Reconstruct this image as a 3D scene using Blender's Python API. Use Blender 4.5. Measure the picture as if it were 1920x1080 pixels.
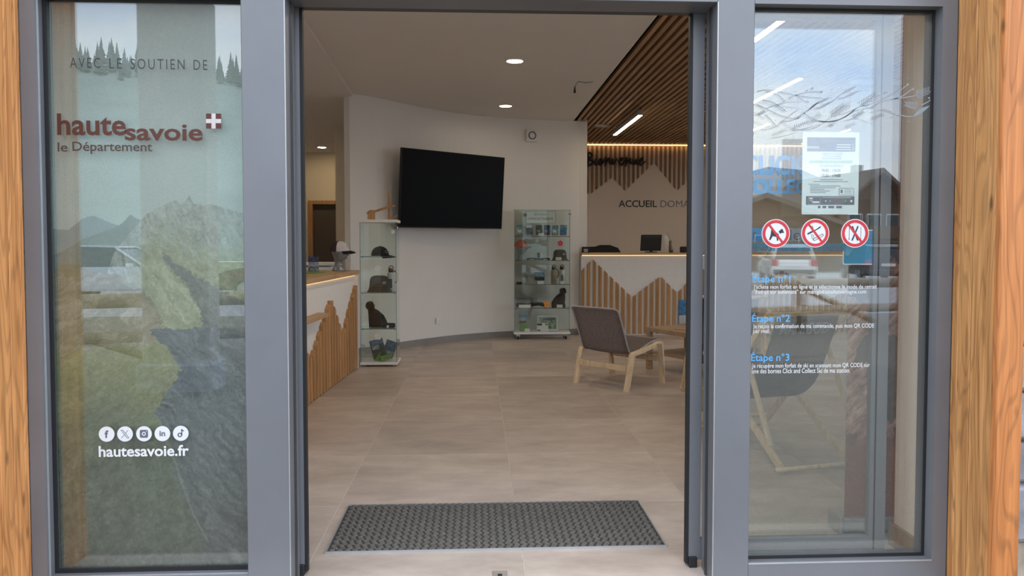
import bpy, bmesh, math, random
import numpy as np
from mathutils import Vector, Matrix, noise

for o in list(bpy.data.objects): bpy.data.objects.remove(o)
SC = bpy.context.scene
COL = SC.collection
R = random.Random(7)

# ------------------------------------------------------------------ camera
FPX, CX, CY, CH = 1390.0, 960.0, 506.0, 1.36
YAW = math.atan2(66, FPX); PITCH = math.atan2(CY-454, math.hypot(FPX, 66))
cam_d = bpy.data.cameras.new('camera'); cam = bpy.data.objects.new('camera', cam_d); COL.objects.link(cam)
cam_d.sensor_fit = 'HORIZONTAL'; cam_d.sensor_width = 36.0; cam_d.lens = FPX/1920*36
cam_d.shift_y = -(540-CY)/1920.0
cam_d.clip_start = 0.05; cam_d.clip_end = 900
cam.location = (0, 0, CH); cam.rotation_euler = (math.pi/2-PITCH, 0, -YAW)
SC.camera = cam

# ------------------------------------------------------------------ view, sky
SC.view_settings.view_transform = 'Standard'; SC.view_settings.look = 'None'
SC.view_settings.gamma = 1.0; SC.view_settings.use_curve_mapping = False
SC.view_settings.exposure = 0.0
W = bpy.data.worlds.new('overcast_sky'); SC.world = W; W.use_nodes = True
wn = W.node_tree.nodes; wl = W.node_tree.links; wn.clear()
w_out = wn.new('ShaderNodeOutputWorld'); w_bg = wn.new('ShaderNodeBackground')
w_tc = wn.new('ShaderNodeTexCoord'); w_mp = wn.new('ShaderNodeMapping'); w_mp.inputs['Scale'].default_value = (1, 1, 2.2)
w_no = wn.new('ShaderNodeTexNoise'); w_no.inputs['Scale'].default_value = 2.6; w_no.inputs['Detail'].default_value = 7; w_no.inputs['Roughness'].default_value = .55
w_cr = wn.new('ShaderNodeValToRGB')
w_cr.color_ramp.elements[0].position = .36; w_cr.color_ramp.elements[0].color = (.56, .72, 1.0, 1)
w_cr.color_ramp.elements[1].position = .62; w_cr.color_ramp.elements[1].color = (1.0, 1.0, 1.0, 1)
wl.new(w_tc.outputs['Generated'], w_mp.inputs['Vector']); wl.new(w_mp.outputs['Vector'], w_no.inputs['Vector'])
wl.new(w_no.outputs['Fac'], w_cr.inputs['Fac']); wl.new(w_cr.outputs['Color'], w_bg.inputs['Color'])
w_bg.inputs['Strength'].default_value = 3.05
wl.new(w_bg.outputs['Background'], w_out.inputs['Surface'])

# ------------------------------------------------------------------ pixel helpers (photo pixel -> point on a plane)
_F = Vector((math.sin(YAW)*math.cos(PITCH), math.cos(YAW)*math.cos(PITCH), -math.sin(PITCH)))
_R = Vector((math.cos(YAW), -math.sin(YAW), 0)); _U = _R.cross(_F); _C = Vector((0, 0, CH))
def ray(x, y): return _F + _R*((x-CX)/FPX) + _U*((CY-y)/FPX)
def at_y(x, y, Y):
    d = ray(x, y); return _C + d*(Y/d.y)
def at_z(x, y, Z):
    d = ray(x, y); return _C + d*((Z-CH)/d.z)

# ------------------------------------------------------------------ materials
def nt(name):
    m = bpy.data.materials.new(name); m.use_nodes = True
    n = m.node_tree.nodes; l = m.node_tree.links
    return m, n, l, n['Principled BSDF']
def srgb(r, g, b):
    f = lambda c: ((c/255+.055)/1.055)**2.4 if c > 10 else c/255/12.92
    return (f(r), f(g), f(b))
def plain(name, c, rough=.5, metal=0, var=.06, scale=20, bump=0, rnd=0, emit=0, spec=None):
    """solid colour with a little procedural mottling"""
    m, n, l, p = nt(name)
    p.inputs['Roughness'].default_value = rough; p.inputs['Metallic'].default_value = metal
    if spec is not None: p.inputs['Specular IOR Level'].default_value = spec
    g = n.new('ShaderNodeNewGeometry'); t = n.new('ShaderNodeTexNoise'); t.inputs['Scale'].default_value = scale; t.inputs['Detail'].default_value = 5
    l.new(g.outputs['Position'], t.inputs['Vector'])
    mr = n.new('ShaderNodeMapRange'); mr.inputs['To Min'].default_value = 1-var; mr.inputs['To Max'].default_value = 1+var
    mr.inputs['From Min'].default_value = .3; mr.inputs['From Max'].default_value = .7
    l.new(t.outputs['Fac'], mr.inputs['Value'])
    val = mr.outputs['Result']
    if rnd:
        oi = n.new('ShaderNodeObjectInfo'); r2 = n.new('ShaderNodeMapRange'); r2.inputs['To Min'].default_value = 1-rnd; r2.inputs['To Max'].default_value = 1+rnd
        l.new(oi.outputs['Random'], r2.inputs['Value']); mm = n.new('ShaderNodeMath'); mm.operation = 'MULTIPLY'
        l.new(val, mm.inputs[0]); l.new(r2.outputs['Result'], mm.inputs[1]); val = mm.outputs[0]
    mx = n.new('ShaderNodeVectorMath'); mx.operation = 'SCALE'; mx.inputs[0].default_value = c
    l.new(val, mx.inputs['Scale']); l.new(mx.outputs['Vector'], p.inputs['Base Color'])
    if bump:
        b = n.new('ShaderNodeBump'); b.inputs['Strength'].default_value = bump; b.inputs['Distance'].default_value = .01
        l.new(t.outputs['Fac'], b.inputs['Height']); l.new(b.outputs['Normal'], p.inputs['Normal'])
    if emit:
        p.inputs['Emission Color'].default_value = (*c, 1); p.inputs['Emission Strength'].default_value = emit
    return m
def glow(name, c, s):
    m, n, l, p = nt(name); n.remove(p); e = n.new('ShaderNodeEmission')
    e.inputs['Color'].default_value = (*c, 1); e.inputs['Strength'].default_value = s
    l.new(e.outputs[0], n['Material Output'].inputs['Surface']); return m
def wood(name, c1, c2, axis=2, scale=30, rough=.55, knots=False, rnd=.12, stretch=.04):
    m, n, l, p = nt(name); p.inputs['Roughness'].default_value = rough
    g = n.new('ShaderNodeNewGeometry'); oi = n.new('ShaderNodeObjectInfo')
    ad = n.new('ShaderNodeVectorMath'); ad.operation = 'ADD'; sc = n.new('ShaderNodeVectorMath'); sc.operation = 'SCALE'
    cb = n.new('ShaderNodeCombineXYZ')
    for i in range(3): l.new(oi.outputs['Random'], cb.inputs[i])
    l.new(cb.outputs[0], sc.inputs[0]); sc.inputs['Scale'].default_value = 13
    l.new(g.outputs['Position'], ad.inputs[0]); l.new(sc.outputs['Vector'], ad.inputs[1])
    mp = n.new('ShaderNodeMapping'); s = [1, 1, 1]; s[axis] = stretch; mp.inputs['Scale'].default_value = s
    l.new(ad.outputs['Vector'], mp.inputs['Vector'])
    t = n.new('ShaderNodeTexNoise'); t.inputs['Scale'].default_value = scale; t.inputs['Detail'].default_value = 6; t.inputs['Distortion'].default_value = 1.2
    l.new(mp.outputs['Vector'], t.inputs['Vector'])
    cr = n.new('ShaderNodeValToRGB'); cr.color_ramp.elements[0].color = (*c1, 1); cr.color_ramp.elements[1].color = (*c2, 1)
    cr.color_ramp.elements[0].position = .32; cr.color_ramp.elements[1].position = .68
    l.new(t.outputs['Fac'], cr.inputs['Fac']); col = cr.outputs['Color']
    if knots:
        m1 = n.new('ShaderNodeMapping'); s1 = [1, 1, 1]; s1[axis] = .11; m1.inputs['Scale'].default_value = s1; l.new(ad.outputs['Vector'], m1.inputs['Vector'])
        n1 = n.new('ShaderNodeTexNoise'); n1.inputs['Scale'].default_value = 9; n1.inputs['Detail'].default_value = 1.5; l.new(m1.outputs['Vector'], n1.inputs['Vector'])
        f1 = n.new('ShaderNodeMath'); f1.operation = 'MULTIPLY'; f1.inputs[1].default_value = 95; l.new(n1.outputs['Fac'], f1.inputs[0])
        f2 = n.new('ShaderNodeMath'); f2.operation = 'SINE'; l.new(f1.outputs[0], f2.inputs[0])
        f3 = n.new('ShaderNodeMapRange'); f3.inputs['From Min'].default_value = .2; f3.inputs['From Max'].default_value = 1; f3.inputs['To Min'].default_value = 1.08; f3.inputs['To Max'].default_value = .80; l.new(f2.outputs[0], f3.inputs['Value'])
        f4 = n.new('ShaderNodeVectorMath'); f4.operation = 'SCALE'; l.new(col, f4.inputs[0]); l.new(f3.outputs['Result'], f4.inputs['Scale']); col = f4.outputs['Vector']
        m2 = n.new('ShaderNodeMapping'); s2 = [9, 9, 9]; s2[axis] = 3.2; m2.inputs['Scale'].default_value = s2
        l.new(ad.outputs['Vector'], m2.inputs['Vector'])
        v = n.new('ShaderNodeTexVoronoi'); v.inputs['Scale'].default_value = 1; v.inputs['Randomness'].default_value = 1
        l.new(m2.outputs['Vector'], v.inputs['Vector'])
        k = n.new('ShaderNodeMapRange'); k.inputs['From Min'].default_value = .05; k.inputs['From Max'].default_value = .13; k.inputs['To Min'].default_value = .38; k.inputs['To Max'].default_value = 1
        l.new(v.outputs['Distance'], k.inputs['Value'])
        kv = n.new('ShaderNodeVectorMath'); kv.operation = 'SCALE'; l.new(col, kv.inputs[0]); l.new(k.outputs['Result'], kv.inputs['Scale']); col = kv.outputs['Vector']
    if rnd:
        r2 = n.new('ShaderNodeMapRange'); r2.inputs['To Min'].default_value = 1-rnd; r2.inputs['To Max'].default_value = 1+rnd
        l.new(oi.outputs['Random'], r2.inputs['Value'])
        kv = n.new('ShaderNodeVectorMath'); kv.operation = 'SCALE'; l.new(col, kv.inputs[0]); l.new(r2.outputs['Result'], kv.inputs['Scale']); col = kv.outputs['Vector']
    l.new(col, p.inputs['Base Color'])
    b = n.new('ShaderNodeBump'); b.inputs['Strength'].default_value = .25; b.inputs['Distance'].default_value = .004
    l.new(t.outputs['Fac'], b.inputs['Height']); l.new(b.outputs['Normal'], p.inputs['Normal'])
    return m
def pane_mat(name, refl, tint=(.96, .98, .97), dust=0):
    """clear glazing: transmits with a tint, mirrors a fixed share plus the grazing increase"""
    m, n, l, p = nt(name); n.remove(p)
    tr = n.new('ShaderNodeBsdfTransparent'); tr.inputs['Color'].default_value = (*tint, 1)
    gl = n.new('ShaderNodeBsdfGlossy'); gl.inputs['Roughness'].default_value = .0; gl.inputs['Color'].default_value = (.95, .98, 1, 1)
    fr = n.new('ShaderNodeLayerWeight'); fr.inputs['Blend'].default_value = .5
    pw = n.new('ShaderNodeMath'); pw.operation = 'POWER'; pw.inputs[1].default_value = 5; l.new(fr.outputs['Facing'], pw.inputs[0])
    ad = n.new('ShaderNodeMath'); ad.operation = 'MULTIPLY_ADD'; ad.use_clamp = True; ad.inputs[1].default_value = .8; ad.inputs[2].default_value = refl
    l.new(pw.outputs[0], ad.inputs[0])
    mx = n.new('ShaderNodeMixShader'); l.new(ad.outputs[0], mx.inputs['Fac']); l.new(tr.outputs[0], mx.inputs[1]); l.new(gl.outputs[0], mx.inputs[2])
    last = mx.outputs[0]
    if dust:
        df = n.new('ShaderNodeBsdfDiffuse'); df.inputs['Color'].default_value = (.42, .40, .34, 1)
        g = n.new('ShaderNodeNewGeometry'); sp = n.new('ShaderNodeSeparateXYZ'); l.new(g.outputs['Position'], sp.inputs[0])
        mr = n.new('ShaderNodeMapRange'); mr.inputs['From Min'].default_value = .95; mr.inputs['From Max'].default_value = .1; mr.inputs['To Min'].default_value = 0; mr.inputs['To Max'].default_value = dust
        l.new(sp.outputs['Z'], mr.inputs['Value'])
        no = n.new('ShaderNodeTexNoise'); no.inputs['Scale'].default_value = 260; no.inputs['Detail'].default_value = 3; l.new(g.outputs['Position'], no.inputs['Vector'])
        m3 = n.new('ShaderNodeMapRange'); m3.inputs['From Min'].default_value = .42; m3.inputs['From Max'].default_value = .72; m3.inputs['To Min'].default_value = .35; m3.inputs['To Max'].default_value = 2.2
        l.new(no.outputs['Fac'], m3.inputs['Value'])
        mm = n.new('ShaderNodeMath'); mm.operation = 'MULTIPLY'; mm.use_clamp = True; l.new(mr.outputs['Result'], mm.inputs[0]); l.new(m3.outputs['Result'], mm.inputs[1])
        x2 = n.new('ShaderNodeMixShader'); l.new(mm.outputs[0], x2.inputs['Fac']); l.new(last, x2.inputs[1]); l.new(df.outputs[0], x2.inputs[2]); last = x2.outputs[0]
    l.new(last, n['Material Output'].inputs['Surface'])
    return m
def attr_mat(name, rough=.6, grain=.12, gscale=90):
    """flat print: colours stored on the sheet's vertices, plus fine print grain"""
    m, n, l, p = nt(name); p.inputs['Roughness'].default_value = rough
    a = n.new('ShaderNodeAttribute'); a.attribute_name = 'print'
    g = n.new('ShaderNodeNewGeometry'); t = n.new('ShaderNodeTexNoise'); t.inputs['Scale'].default_value = gscale; t.inputs['Detail'].default_value = 6
    l.new(g.outputs['Position'], t.inputs['Vector'])
    mr = n.new('ShaderNodeMapRange'); mr.inputs['From Min'].default_value = .3; mr.inputs['From Max'].default_value = .7; mr.inputs['To Min'].default_value = 1-grain; mr.inputs['To Max'].default_value = 1+grain
    l.new(t.outputs['Fac'], mr.inputs['Value'])
    v = n.new('ShaderNodeVectorMath'); v.operation = 'SCALE'; l.new(a.outputs['Color'], v.inputs[0]); l.new(mr.outputs['Result'], v.inputs['Scale'])
    l.new(v.outputs['Vector'], p.inputs['Base Color'])
    return m

M = {}
M['frame'] = plain('grey_metal', (.185, .19, .205), .42, .25, var=.05, scale=4)
M['frame_dark'] = plain('dark_metal', (.055, .058, .062), .45, .2)
M['edge'] = plain('bare_edge', (.45, .46, .47), .4, .5)
M['rubber'] = plain('black_rubber', (.012, .012, .013), .6)
M['larch'] = wood('larch', (.36, .155, .045), (.60, .30, .105), 2, 34, knots=True, rnd=.1)
M['larch_light'] = wood('larch_light', (.50, .195, .055), (.76, .345, .115), 2, 34, knots=True, rnd=.05)
M['larch_post'] = wood('larch_post', (.43, .145, .036), (.62, .235, .066), 2, 34, knots=True, rnd=.05)
M['oak_x'] = wood('oak_x', (.42, .25, .12), (.60, .40, .22), 0, 30)
M['oak_y'] = wood('oak_y', (.42, .25, .12), (.60, .40, .22), 1, 30)
M['oak_z'] = wood('oak_z', (.34, .165, .058), (.52, .285, .118), 2, 34)
M['walnut'] = wood('ceiling_wood', (.25, .14, .068), (.42, .25, .13), 1, 30, rnd=.15)
M['slat_wall'] = wood('slat_wall_wood', (.15, .072, .028), (.25, .13, .055), 2, 30, rnd=.15)
M['birch'] = wood('birch', (.62, .45, .27), (.78, .60, .40), 2, 24, rnd=.04, stretch=.15)
M['table'] = wood('table_wood', (.30, .20, .115), (.42, .29, .18), 0, 24, rnd=.05, stretch=.15)
M['wall'] = plain('white_paint', (.74, .71, .68), .75, var=.015, scale=3)
M['wall_dimmed'] = plain('dim_warm_tone', (.66, .55, .45), .75, var=.015, scale=3)  # white back wall; dimness and warm lamp tone put into its colour
M['wall_warm'] = plain('warm_paint', (.62, .55, .44), .75, var=.02, scale=3)
M['ceiling'] = plain('ceiling_paint', (.70, .66, .61), .8, var=.012, scale=2)
M['skirting'] = plain('skirting_tile', (.24, .225, .21), .5, var=.08, scale=9)
M['black'] = plain('black_panel', (.010, .010, .011), .7)
M['black_gloss'] = plain('screen_black', (.002, .002, .0025), .35, spec=.06)
M['black_fabric'] = plain('black_fabric', (.016, .015, .016), .9, var=.3, scale=120, bump=.3)
M['white'] = plain('white_laminate', (.78, .77, .75), .45, var=.02)
M['white_print'] = plain('white_vinyl', (.72, .73, .74), .55, var=.02)
M['frost'] = plain('frosted_vinyl', (.33, .36, .40), .6, var=.05)
M['paper'] = plain('paper', (.66, .72, .70), .7, var=.03)
M['paper2'] = plain('card_white', (.72, .72, .70), .7, var=.03)
M['ink'] = plain('ink_dark', (.03, .03, .035), .6)
M['ink_grey'] = plain('ink_grey', (.12, .135, .16), .6)
M['ink_slate'] = plain('ink_slate', (.16, .19, .26), .6)
M['ink_soft'] = plain('ink_soft', (.30, .34, .37), .6)
M['ink_mint'] = plain('ink_mint', (.36, .50, .46), .6)
M['brown_vinyl'] = plain('brown_vinyl', (.085, .019, .009), .5)
M['brown_vinyl2'] = plain('brown_vinyl_dark', (.07, .035, .028), .5)
M['blue_vinyl'] = plain('blue_vinyl', (.10, .40, .78), .5)
M['cyan_vinyl'] = plain('cyan_vinyl', (.03, .30, .62), .5)
M['teal'] = plain('teal_panel', (.04, .26, .42), .5)
M['red'] = plain('sign_red', (.58, .022, .035), .45)
M['steel'] = plain('steel', (.45, .45, .46), .35, .8)
M['chrome'] = plain('chrome', (.6, .6, .62), .15, 1)
M['silver_head'] = plain('silver_mannequin', (.24, .24, .25), .35, .3)
M['grey_fabric'] = plain('grey_sling', (.30, .25, .24), .85, var=.18, scale=60, bump=.2)
M['grey_piping'] = plain('grey_piping', (.36, .34, .345), .6)
M['brown_felt'] = plain('brown_felt', (.085, .067, .052), .95, var=.15, scale=80)
M['fur'] = plain('brown_fur', (.055, .042, .034), .95, var=.4, scale=90)
M['coral'] = plain('coral_cloth', (.50, .095, .06), .85, var=.08)
M['aubergine'] = plain('aubergine_cloth', (.035, .016, .022), .85)
M['cream_cloth'] = plain('pale_cloth', (.60, .55, .55), .85)
M['amber'] = plain('amber_glass', (.30, .21, .10), .3)
M['clear'] = plain('clear_plastic', (.52, .53, .52), .25)
M['bronze'] = plain('bronze', (.16, .12, .08), .4, .6)
M['green_card'] = plain('green_card', (.16, .30, .06), .6, var=.15)
M['blue_card'] = plain('blue_card', (.10, .17, .30), .6, var=.5, scale=30)
M['dark_card'] = plain('dark_card', (.05, .055, .06), .6, var=.7, scale=40)
M['grey_card'] = plain('grey_card', (.30, .32, .34), .6, var=.6, scale=45)
M['navy_card'] = plain('navy_card', (.035, .045, .12), .6, var=.6, scale=40)
M['ice_card'] = plain('ice_card', (.16, .32, .42), .6, var=.7, scale=40)
M['sea_card'] = plain('sea_card', (.05, .20, .42), .6, var=.4, scale=30)
M['map_card'] = plain('map_card', (.22, .30, .22), .6, var=.7, scale=30)
M['orange'] = plain('orange_star', (.75, .30, .05), .6)
M['mat_pad'] = plain('mat_pad', (.15, .138, .12), .95, var=.25, scale=70, spec=.15)
M['mat_base'] = plain('mat_base', (.045, .045, .045), .9)
M['sling_dark'] = plain('deckchair_sling', (.12, .085, .085), .85, var=.1)
M['led'] = glow('warm_led', (1.0, .55, .18), 7.0)
M['led_soft'] = glow('soft_led', (1.0, .60, .25), 1.6)
M['tube'] = glow('linear_lamp', (1.0, .82, .56), 21.0)
M['office_lamp'] = glow('office_lamp', (1.0, .76, .46), 170.0)
M['ring'] = glow('ring_lamp', (1.0, .70, .34), 22.0)
M['pane'] = pane_mat('window_glass', .092, dust=.035)
M['leaf_pane'] = pane_mat('door_glass', .11, dust=.02)
M['vitrine'] = pane_mat('vitrine_glass', .045, (.955, .98, .965))
M['shelf_glass'] = pane_mat('shelf_glass', .06, (.80, .90, .86))
M['acrylic'] = pane_mat('acrylic', .06, (.93, .95, .96))
M['stone_a'] = plain('stone_grey', (.30, .31, .34), .9, var=.25, scale=14, bump=.6, rnd=.3)
M['stone_b'] = plain('stone_tan', (.42, .36, .28), .9, var=.25, scale=14, bump=.6, rnd=.2)
M['mortar'] = plain('mortar', (.22, .21, .20), .95)

# ------------------------------------------------------------------ mesh helpers
def bmx(): return bmesh.new()
def box(b, x0, x1, y0, y1, z0, z1, mi=0):
    v = [b.verts.new(p) for p in ((x0,y0,z0),(x1,y0,z0),(x1,y1,z0),(x0,y1,z0),(x0,y0,z1),(x1,y0,z1),(x1,y1,z1),(x0,y1,z1))]
    fs = [b.faces.new([v[i] for i in q]) for q in ((0,3,2,1),(4,5,6,7),(0,1,5,4),(1,2,6,5),(2,3,7,6),(3,0,4,7))]
    for f in fs: f.material_index = mi
    return fs
def bbox(b, x0, x1, y0, y1, z0, z1, r=.004, seg=1, mi=0):
    fs = box(b, x0, x1, y0, y1, z0, z1, mi)
    es = set(e for f in fs for e in f.edges)
    bmesh.ops.bevel(b, geom=list(es), offset=r, segments=seg, affect='EDGES', profile=.6)
    return b
def prism(b, pts, a0, a1, axis='y', mi=0):
    """extrude a closed 2D outline; axis is the extrusion axis. y: pts are (x,z); x: (y,z); z: (x,y)"""
    def P(p, a): return {'y': (p[0], a, p[1]), 'x': (a, p[0], p[1]), 'z': (p[0], p[1], a)}[axis]
    A = [b.verts.new(P(p, a0)) for p in pts]; B = [b.verts.new(P(p, a1)) for p in pts]
    n = len(pts); fs = []
    fs.append(b.faces.new(A)); fs.append(b.faces.new(B[::-1]))
    for i in range(n): fs.append(b.faces.new((A[i], B[i], B[(i+1) % n], A[(i+1) % n])))
    for f in fs: f.material_index = mi
    bmesh.ops.recalc_face_normals(b, faces=fs)
    return fs
def tube(b, pts, r, n=8, caps=True, flat=1.0):
    """tube along a polyline; r a number or a list"""
    pts = [Vector(p) for p in pts]; k = len(pts)
    rs = r if isinstance(r, (list, tuple)) else [r]*k
    rings = []; up = None
    for i, p in enumerate(pts):
        t = (pts[min(i+1, k-1)]-pts[max(i-1, 0)]).normalized()
        if up is None: up = Vector((0, 0, 1)) if abs(t.z) < .9 else Vector((0, 1, 0))
        u = (up - t*up.dot(t)).normalized(); w = t.cross(u); up = u
        rings.append([b.verts.new(p + (u*math.cos(2*math.pi*j/n)*flat + w*math.sin(2*math.pi*j/n))*rs[i]) for j in range(n)])
    fs = []
    for i in range(k-1):
        for j in range(n): fs.append(b.faces.new((rings[i][j], rings[i][(j+1) % n], rings[i+1][(j+1) % n], rings[i+1][j])))
    if caps: fs.append(b.faces.new(rings[0][::-1])); fs.append(b.faces.new(rings[-1]))
    for f in fs: f.smooth = True
    bmesh.ops.recalc_face_normals(b, faces=fs)
    return fs
def lathe(b, prof, n=20, c=(0, 0, 0), sx=1, sy=1, smooth=True, axis='z'):
    """revolve (r,z) points about an axis"""
    rings = []
    def P(x, y, z):
        if axis == 'z': return (c[0]+x, c[1]+y, c[2]+z)
        if axis == 'x': return (c[0]+z, c[1]+x, c[2]+y)
        return (c[0]+x, c[1]+z, c[2]+y)
    for r, z in prof:
        if r < 1e-6: rings.append([b.verts.new(P(0, 0, z))])
        else: rings.append([b.verts.new(P(r*sx*math.cos(2*math.pi*j/n), r*sy*math.sin(2*math.pi*j/n), z)) for j in range(n)])
    fs = []
    for A, B in zip(rings, rings[1:]):
        for j in range(n):
            q = [A[j % len(A)], A[(j+1) % len(A)], B[(j+1) % len(B)], B[j % len(B)]]
            q = list(dict.fromkeys(q))
            if len(q) > 2: fs.append(b.faces.new(q))
    for f in fs: f.smooth = smooth
    bmesh.ops.recalc_face_normals(b, faces=fs)
    return fs
def rings(b, rs, n=16, smooth=True):
    """loft of elliptical rings (cx,cy,z,rx,ry) closed at both ends"""
    RR = [[b.verts.new((cx+rx*math.cos(2*math.pi*j/n), cy+ry*math.sin(2*math.pi*j/n), z)) for j in range(n)] for cx, cy, z, rx, ry in rs]
    fs = [b.faces.new((A[j], A[(j+1) % n], B[(j+1) % n], B[j])) for A, B in zip(RR, RR[1:]) for j in range(n)]
    fs.append(b.faces.new(RR[0][::-1])); fs.append(b.faces.new(RR[-1]))
    for f in fs: f.smooth = smooth
    bmesh.ops.recalc_face_normals(b, faces=fs)
    return RR
def mesh_of(b, mats, name='m'):
    me = bpy.data.meshes.new(name); b.to_mesh(me); b.free()
    for m in (mats if isinstance(mats, (list, tuple)) else [mats]): me.materials.append(M[m] if isinstance(m, str) else m)
    return me
def link(name, me, parent=None):
    o = bpy.data.objects.new(name, me); COL.objects.link(o)
    if parent is not None: o.parent = parent
    return o
def part(name, b, mats, parent=None, world=False):
    """one mesh object; parent-local coordinates unless world"""
    if world and parent is not None:
        bmesh.ops.translate(b, verts=b.verts, vec=-parent.location)
    return link(name, mesh_of(b, mats, name), parent)
def tag(o, label, cat, group=None):
    o['label'] = label; o['category'] = cat
    if group: o['group'] = group
    return o
def thing(name, label, cat, loc=(0, 0, 0), rz=0, group=None):
    o = bpy.data.objects.new(name, None); COL.objects.link(o); o.empty_display_size = .1
    o.location = loc; o.rotation_euler = (0, 0, rz)
    return tag(o, label, cat, group)
def single(name, b, mats, label, cat, loc=(0, 0, 0), rz=0, group=None):
    o = part(name, b, mats); o.location = loc; o.rotation_euler = (0, 0, rz)
    return tag(o, label, cat, group)
def struct(name, b, mats):
    o = part(name, b, mats); o['kind'] = 'structure'; return o
def copy_tree(o, parent=None):
    c = o.copy(); COL.objects.link(c); c.parent = parent
    for ch in list(o.children): copy_tree(ch, c)
    return c

# ---- lettering: text -> mesh fitted to a pixel box on a plane Y = const
def text_geo(s, bold=0.0, shear=0.0, spacing=1.0):
    cu = bpy.data.curves.new('t', 'FONT'); cu.body = s; cu.offset = bold; cu.shear = shear; cu.space_character = spacing; cu.resolution_u = 3
    ob = bpy.data.objects.new('t', cu); COL.objects.link(ob)
    dg = bpy.context.evaluated_depsgraph_get(); dg.update()
    me = bpy.data.meshes.new_from_object(ob.evaluated_get(dg))
    V = [(v.co.x, v.co.y) for v in me.vertices]; Fc = [tuple(p.vertices) for p in me.polygons]
    bpy.data.objects.remove(ob); bpy.data.curves.remove(cu); bpy.data.meshes.remove(me)
    return V, Fc
def text_xz(name, s, x0, x1, z0, z1, Y, mat, parent=None, bold=0.0, shear=0.0, spacing=1.0, thick=0, tilt=0, mirror=False):
    """letters in world metres filling x0..x1, z0..z1, facing -Y"""
    V, Fc = text_geo(s, bold, shear, spacing)
    xs = [v[0] for v in V]; ys = [v[1] for v in V]
    ax, bx_, ay, by = min(xs), max(xs), min(ys), max(ys)
    off = parent.location if parent is not None else Vector((0, 0, 0))
    P = []
    for x, y in V:
        u = (x-ax)/(bx_-ax); w = (y-ay)/(by-ay)
        P.append(Vector((x0+(x1-x0)*u, Y, z0+(z1-z0)*w + tilt*(u-.5)))-off)
    F2 = [tuple(f) for f in Fc]
    if thick:
        b = bmesh.new(); vs = [b.verts.new(p) for p in P]
        fs = []
        for f in F2:
            try: fs.append(b.faces.new([vs[i] for i in f]))
            except ValueError: pass
        g = bmesh.ops.extrude_face_region(b, geom=fs)
        bmesh.ops.translate(b, verts=[e for e in g['geom'] if isinstance(e, bmesh.types.BMVert)], vec=(0, -thick, 0))
        bmesh.ops.recalc_face_normals(b, faces=b.faces)
        me = mesh_of(b, mat, name)
    else:
        me = bpy.data.meshes.new(name); me.from_pydata(P, [], F2); me.materials.append(M[mat])
    return link(name, me, parent)
def text_px(name, s, x0, x1, yt, yb, Y, mat, parent=None, **k):
    a = at_y(x0, (yt+yb)/2, Y); c = at_y(x1, (yt+yb)/2, Y); m = (x0+x1)/2
    return text_xz(name, s, a.x, c.x, at_y(m, yb, Y).z, at_y(m, yt, Y).z, Y, mat, parent, **k)
def disc(b, cx, cz, r, Y, th=.0006, n=40, mi=0):
    prism(b, [(cx+r*math.cos(2*math.pi*i/n), cz+r*math.sin(2*math.pi*i/n)) for i in range(n)], Y, Y-th, 'y', mi)
def ring_flat(b, cx, cz, r0, r1, Y, th=.0006, n=40, mi=0):
    A = []
    for r in (r0, r1):
        for y in (Y, Y-th): A.append([b.verts.new((cx+r*math.cos(2*math.pi*i/n), y, cz+r*math.sin(2*math.pi*i/n))) for i in range(n)])
    fs = []
    for p, q in ((A[1], A[3]), (A[3], A[2]), (A[2], A[0]), (A[0], A[1])):
        for i in range(n): fs.append(b.faces.new((p[i], q[i], q[(i+1) % n], p[(i+1) % n])))
    for f in fs: f.material_index = mi
    bmesh.ops.recalc_face_normals(b, faces=fs)
def bar_xz(b, p, q, w, Y, th=.0006, mi=0):
    """flat bar from p to q (x,z) on a plane"""
    d = Vector((q[0]-p[0], q[1]-p[1])); d.normalize(); nrm = Vector((-d.y, d.x))*w/2
    prism(b, [(p[0]+nrm.x, p[1]+nrm.y), (q[0]+nrm.x, q[1]+nrm.y), (q[0]-nrm.x, q[1]-nrm.y), (p[0]-nrm.x, p[1]-nrm.y)], Y, Y-th, 'y', mi)
def smooth_path(pts, k=5):
    """Catmull-Rom through points"""
    P = [Vector(p) for p in pts]; out = []
    for i in range(len(P)-1):
        a, b_, c, d = P[max(i-1, 0)], P[i], P[i+1], P[min(i+2, len(P)-1)]
        for j in range(k):
            t = j/k
            out.append(.5*((2*b_)+(c-a)*t+(2*a-5*b_+4*c-d)*t*t+(3*b_-a-3*c+d)*t**3))
    out.append(P[-1]); return out
def lerp_table(tab, x):
    if x <= tab[0][0]: return tab[0][1]
    for (a, p), (c, q) in zip(tab, tab[1:]):
        if x <= c: return p+(q-p)*(x-a)/(c-a)
    return tab[-1][1]
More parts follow.
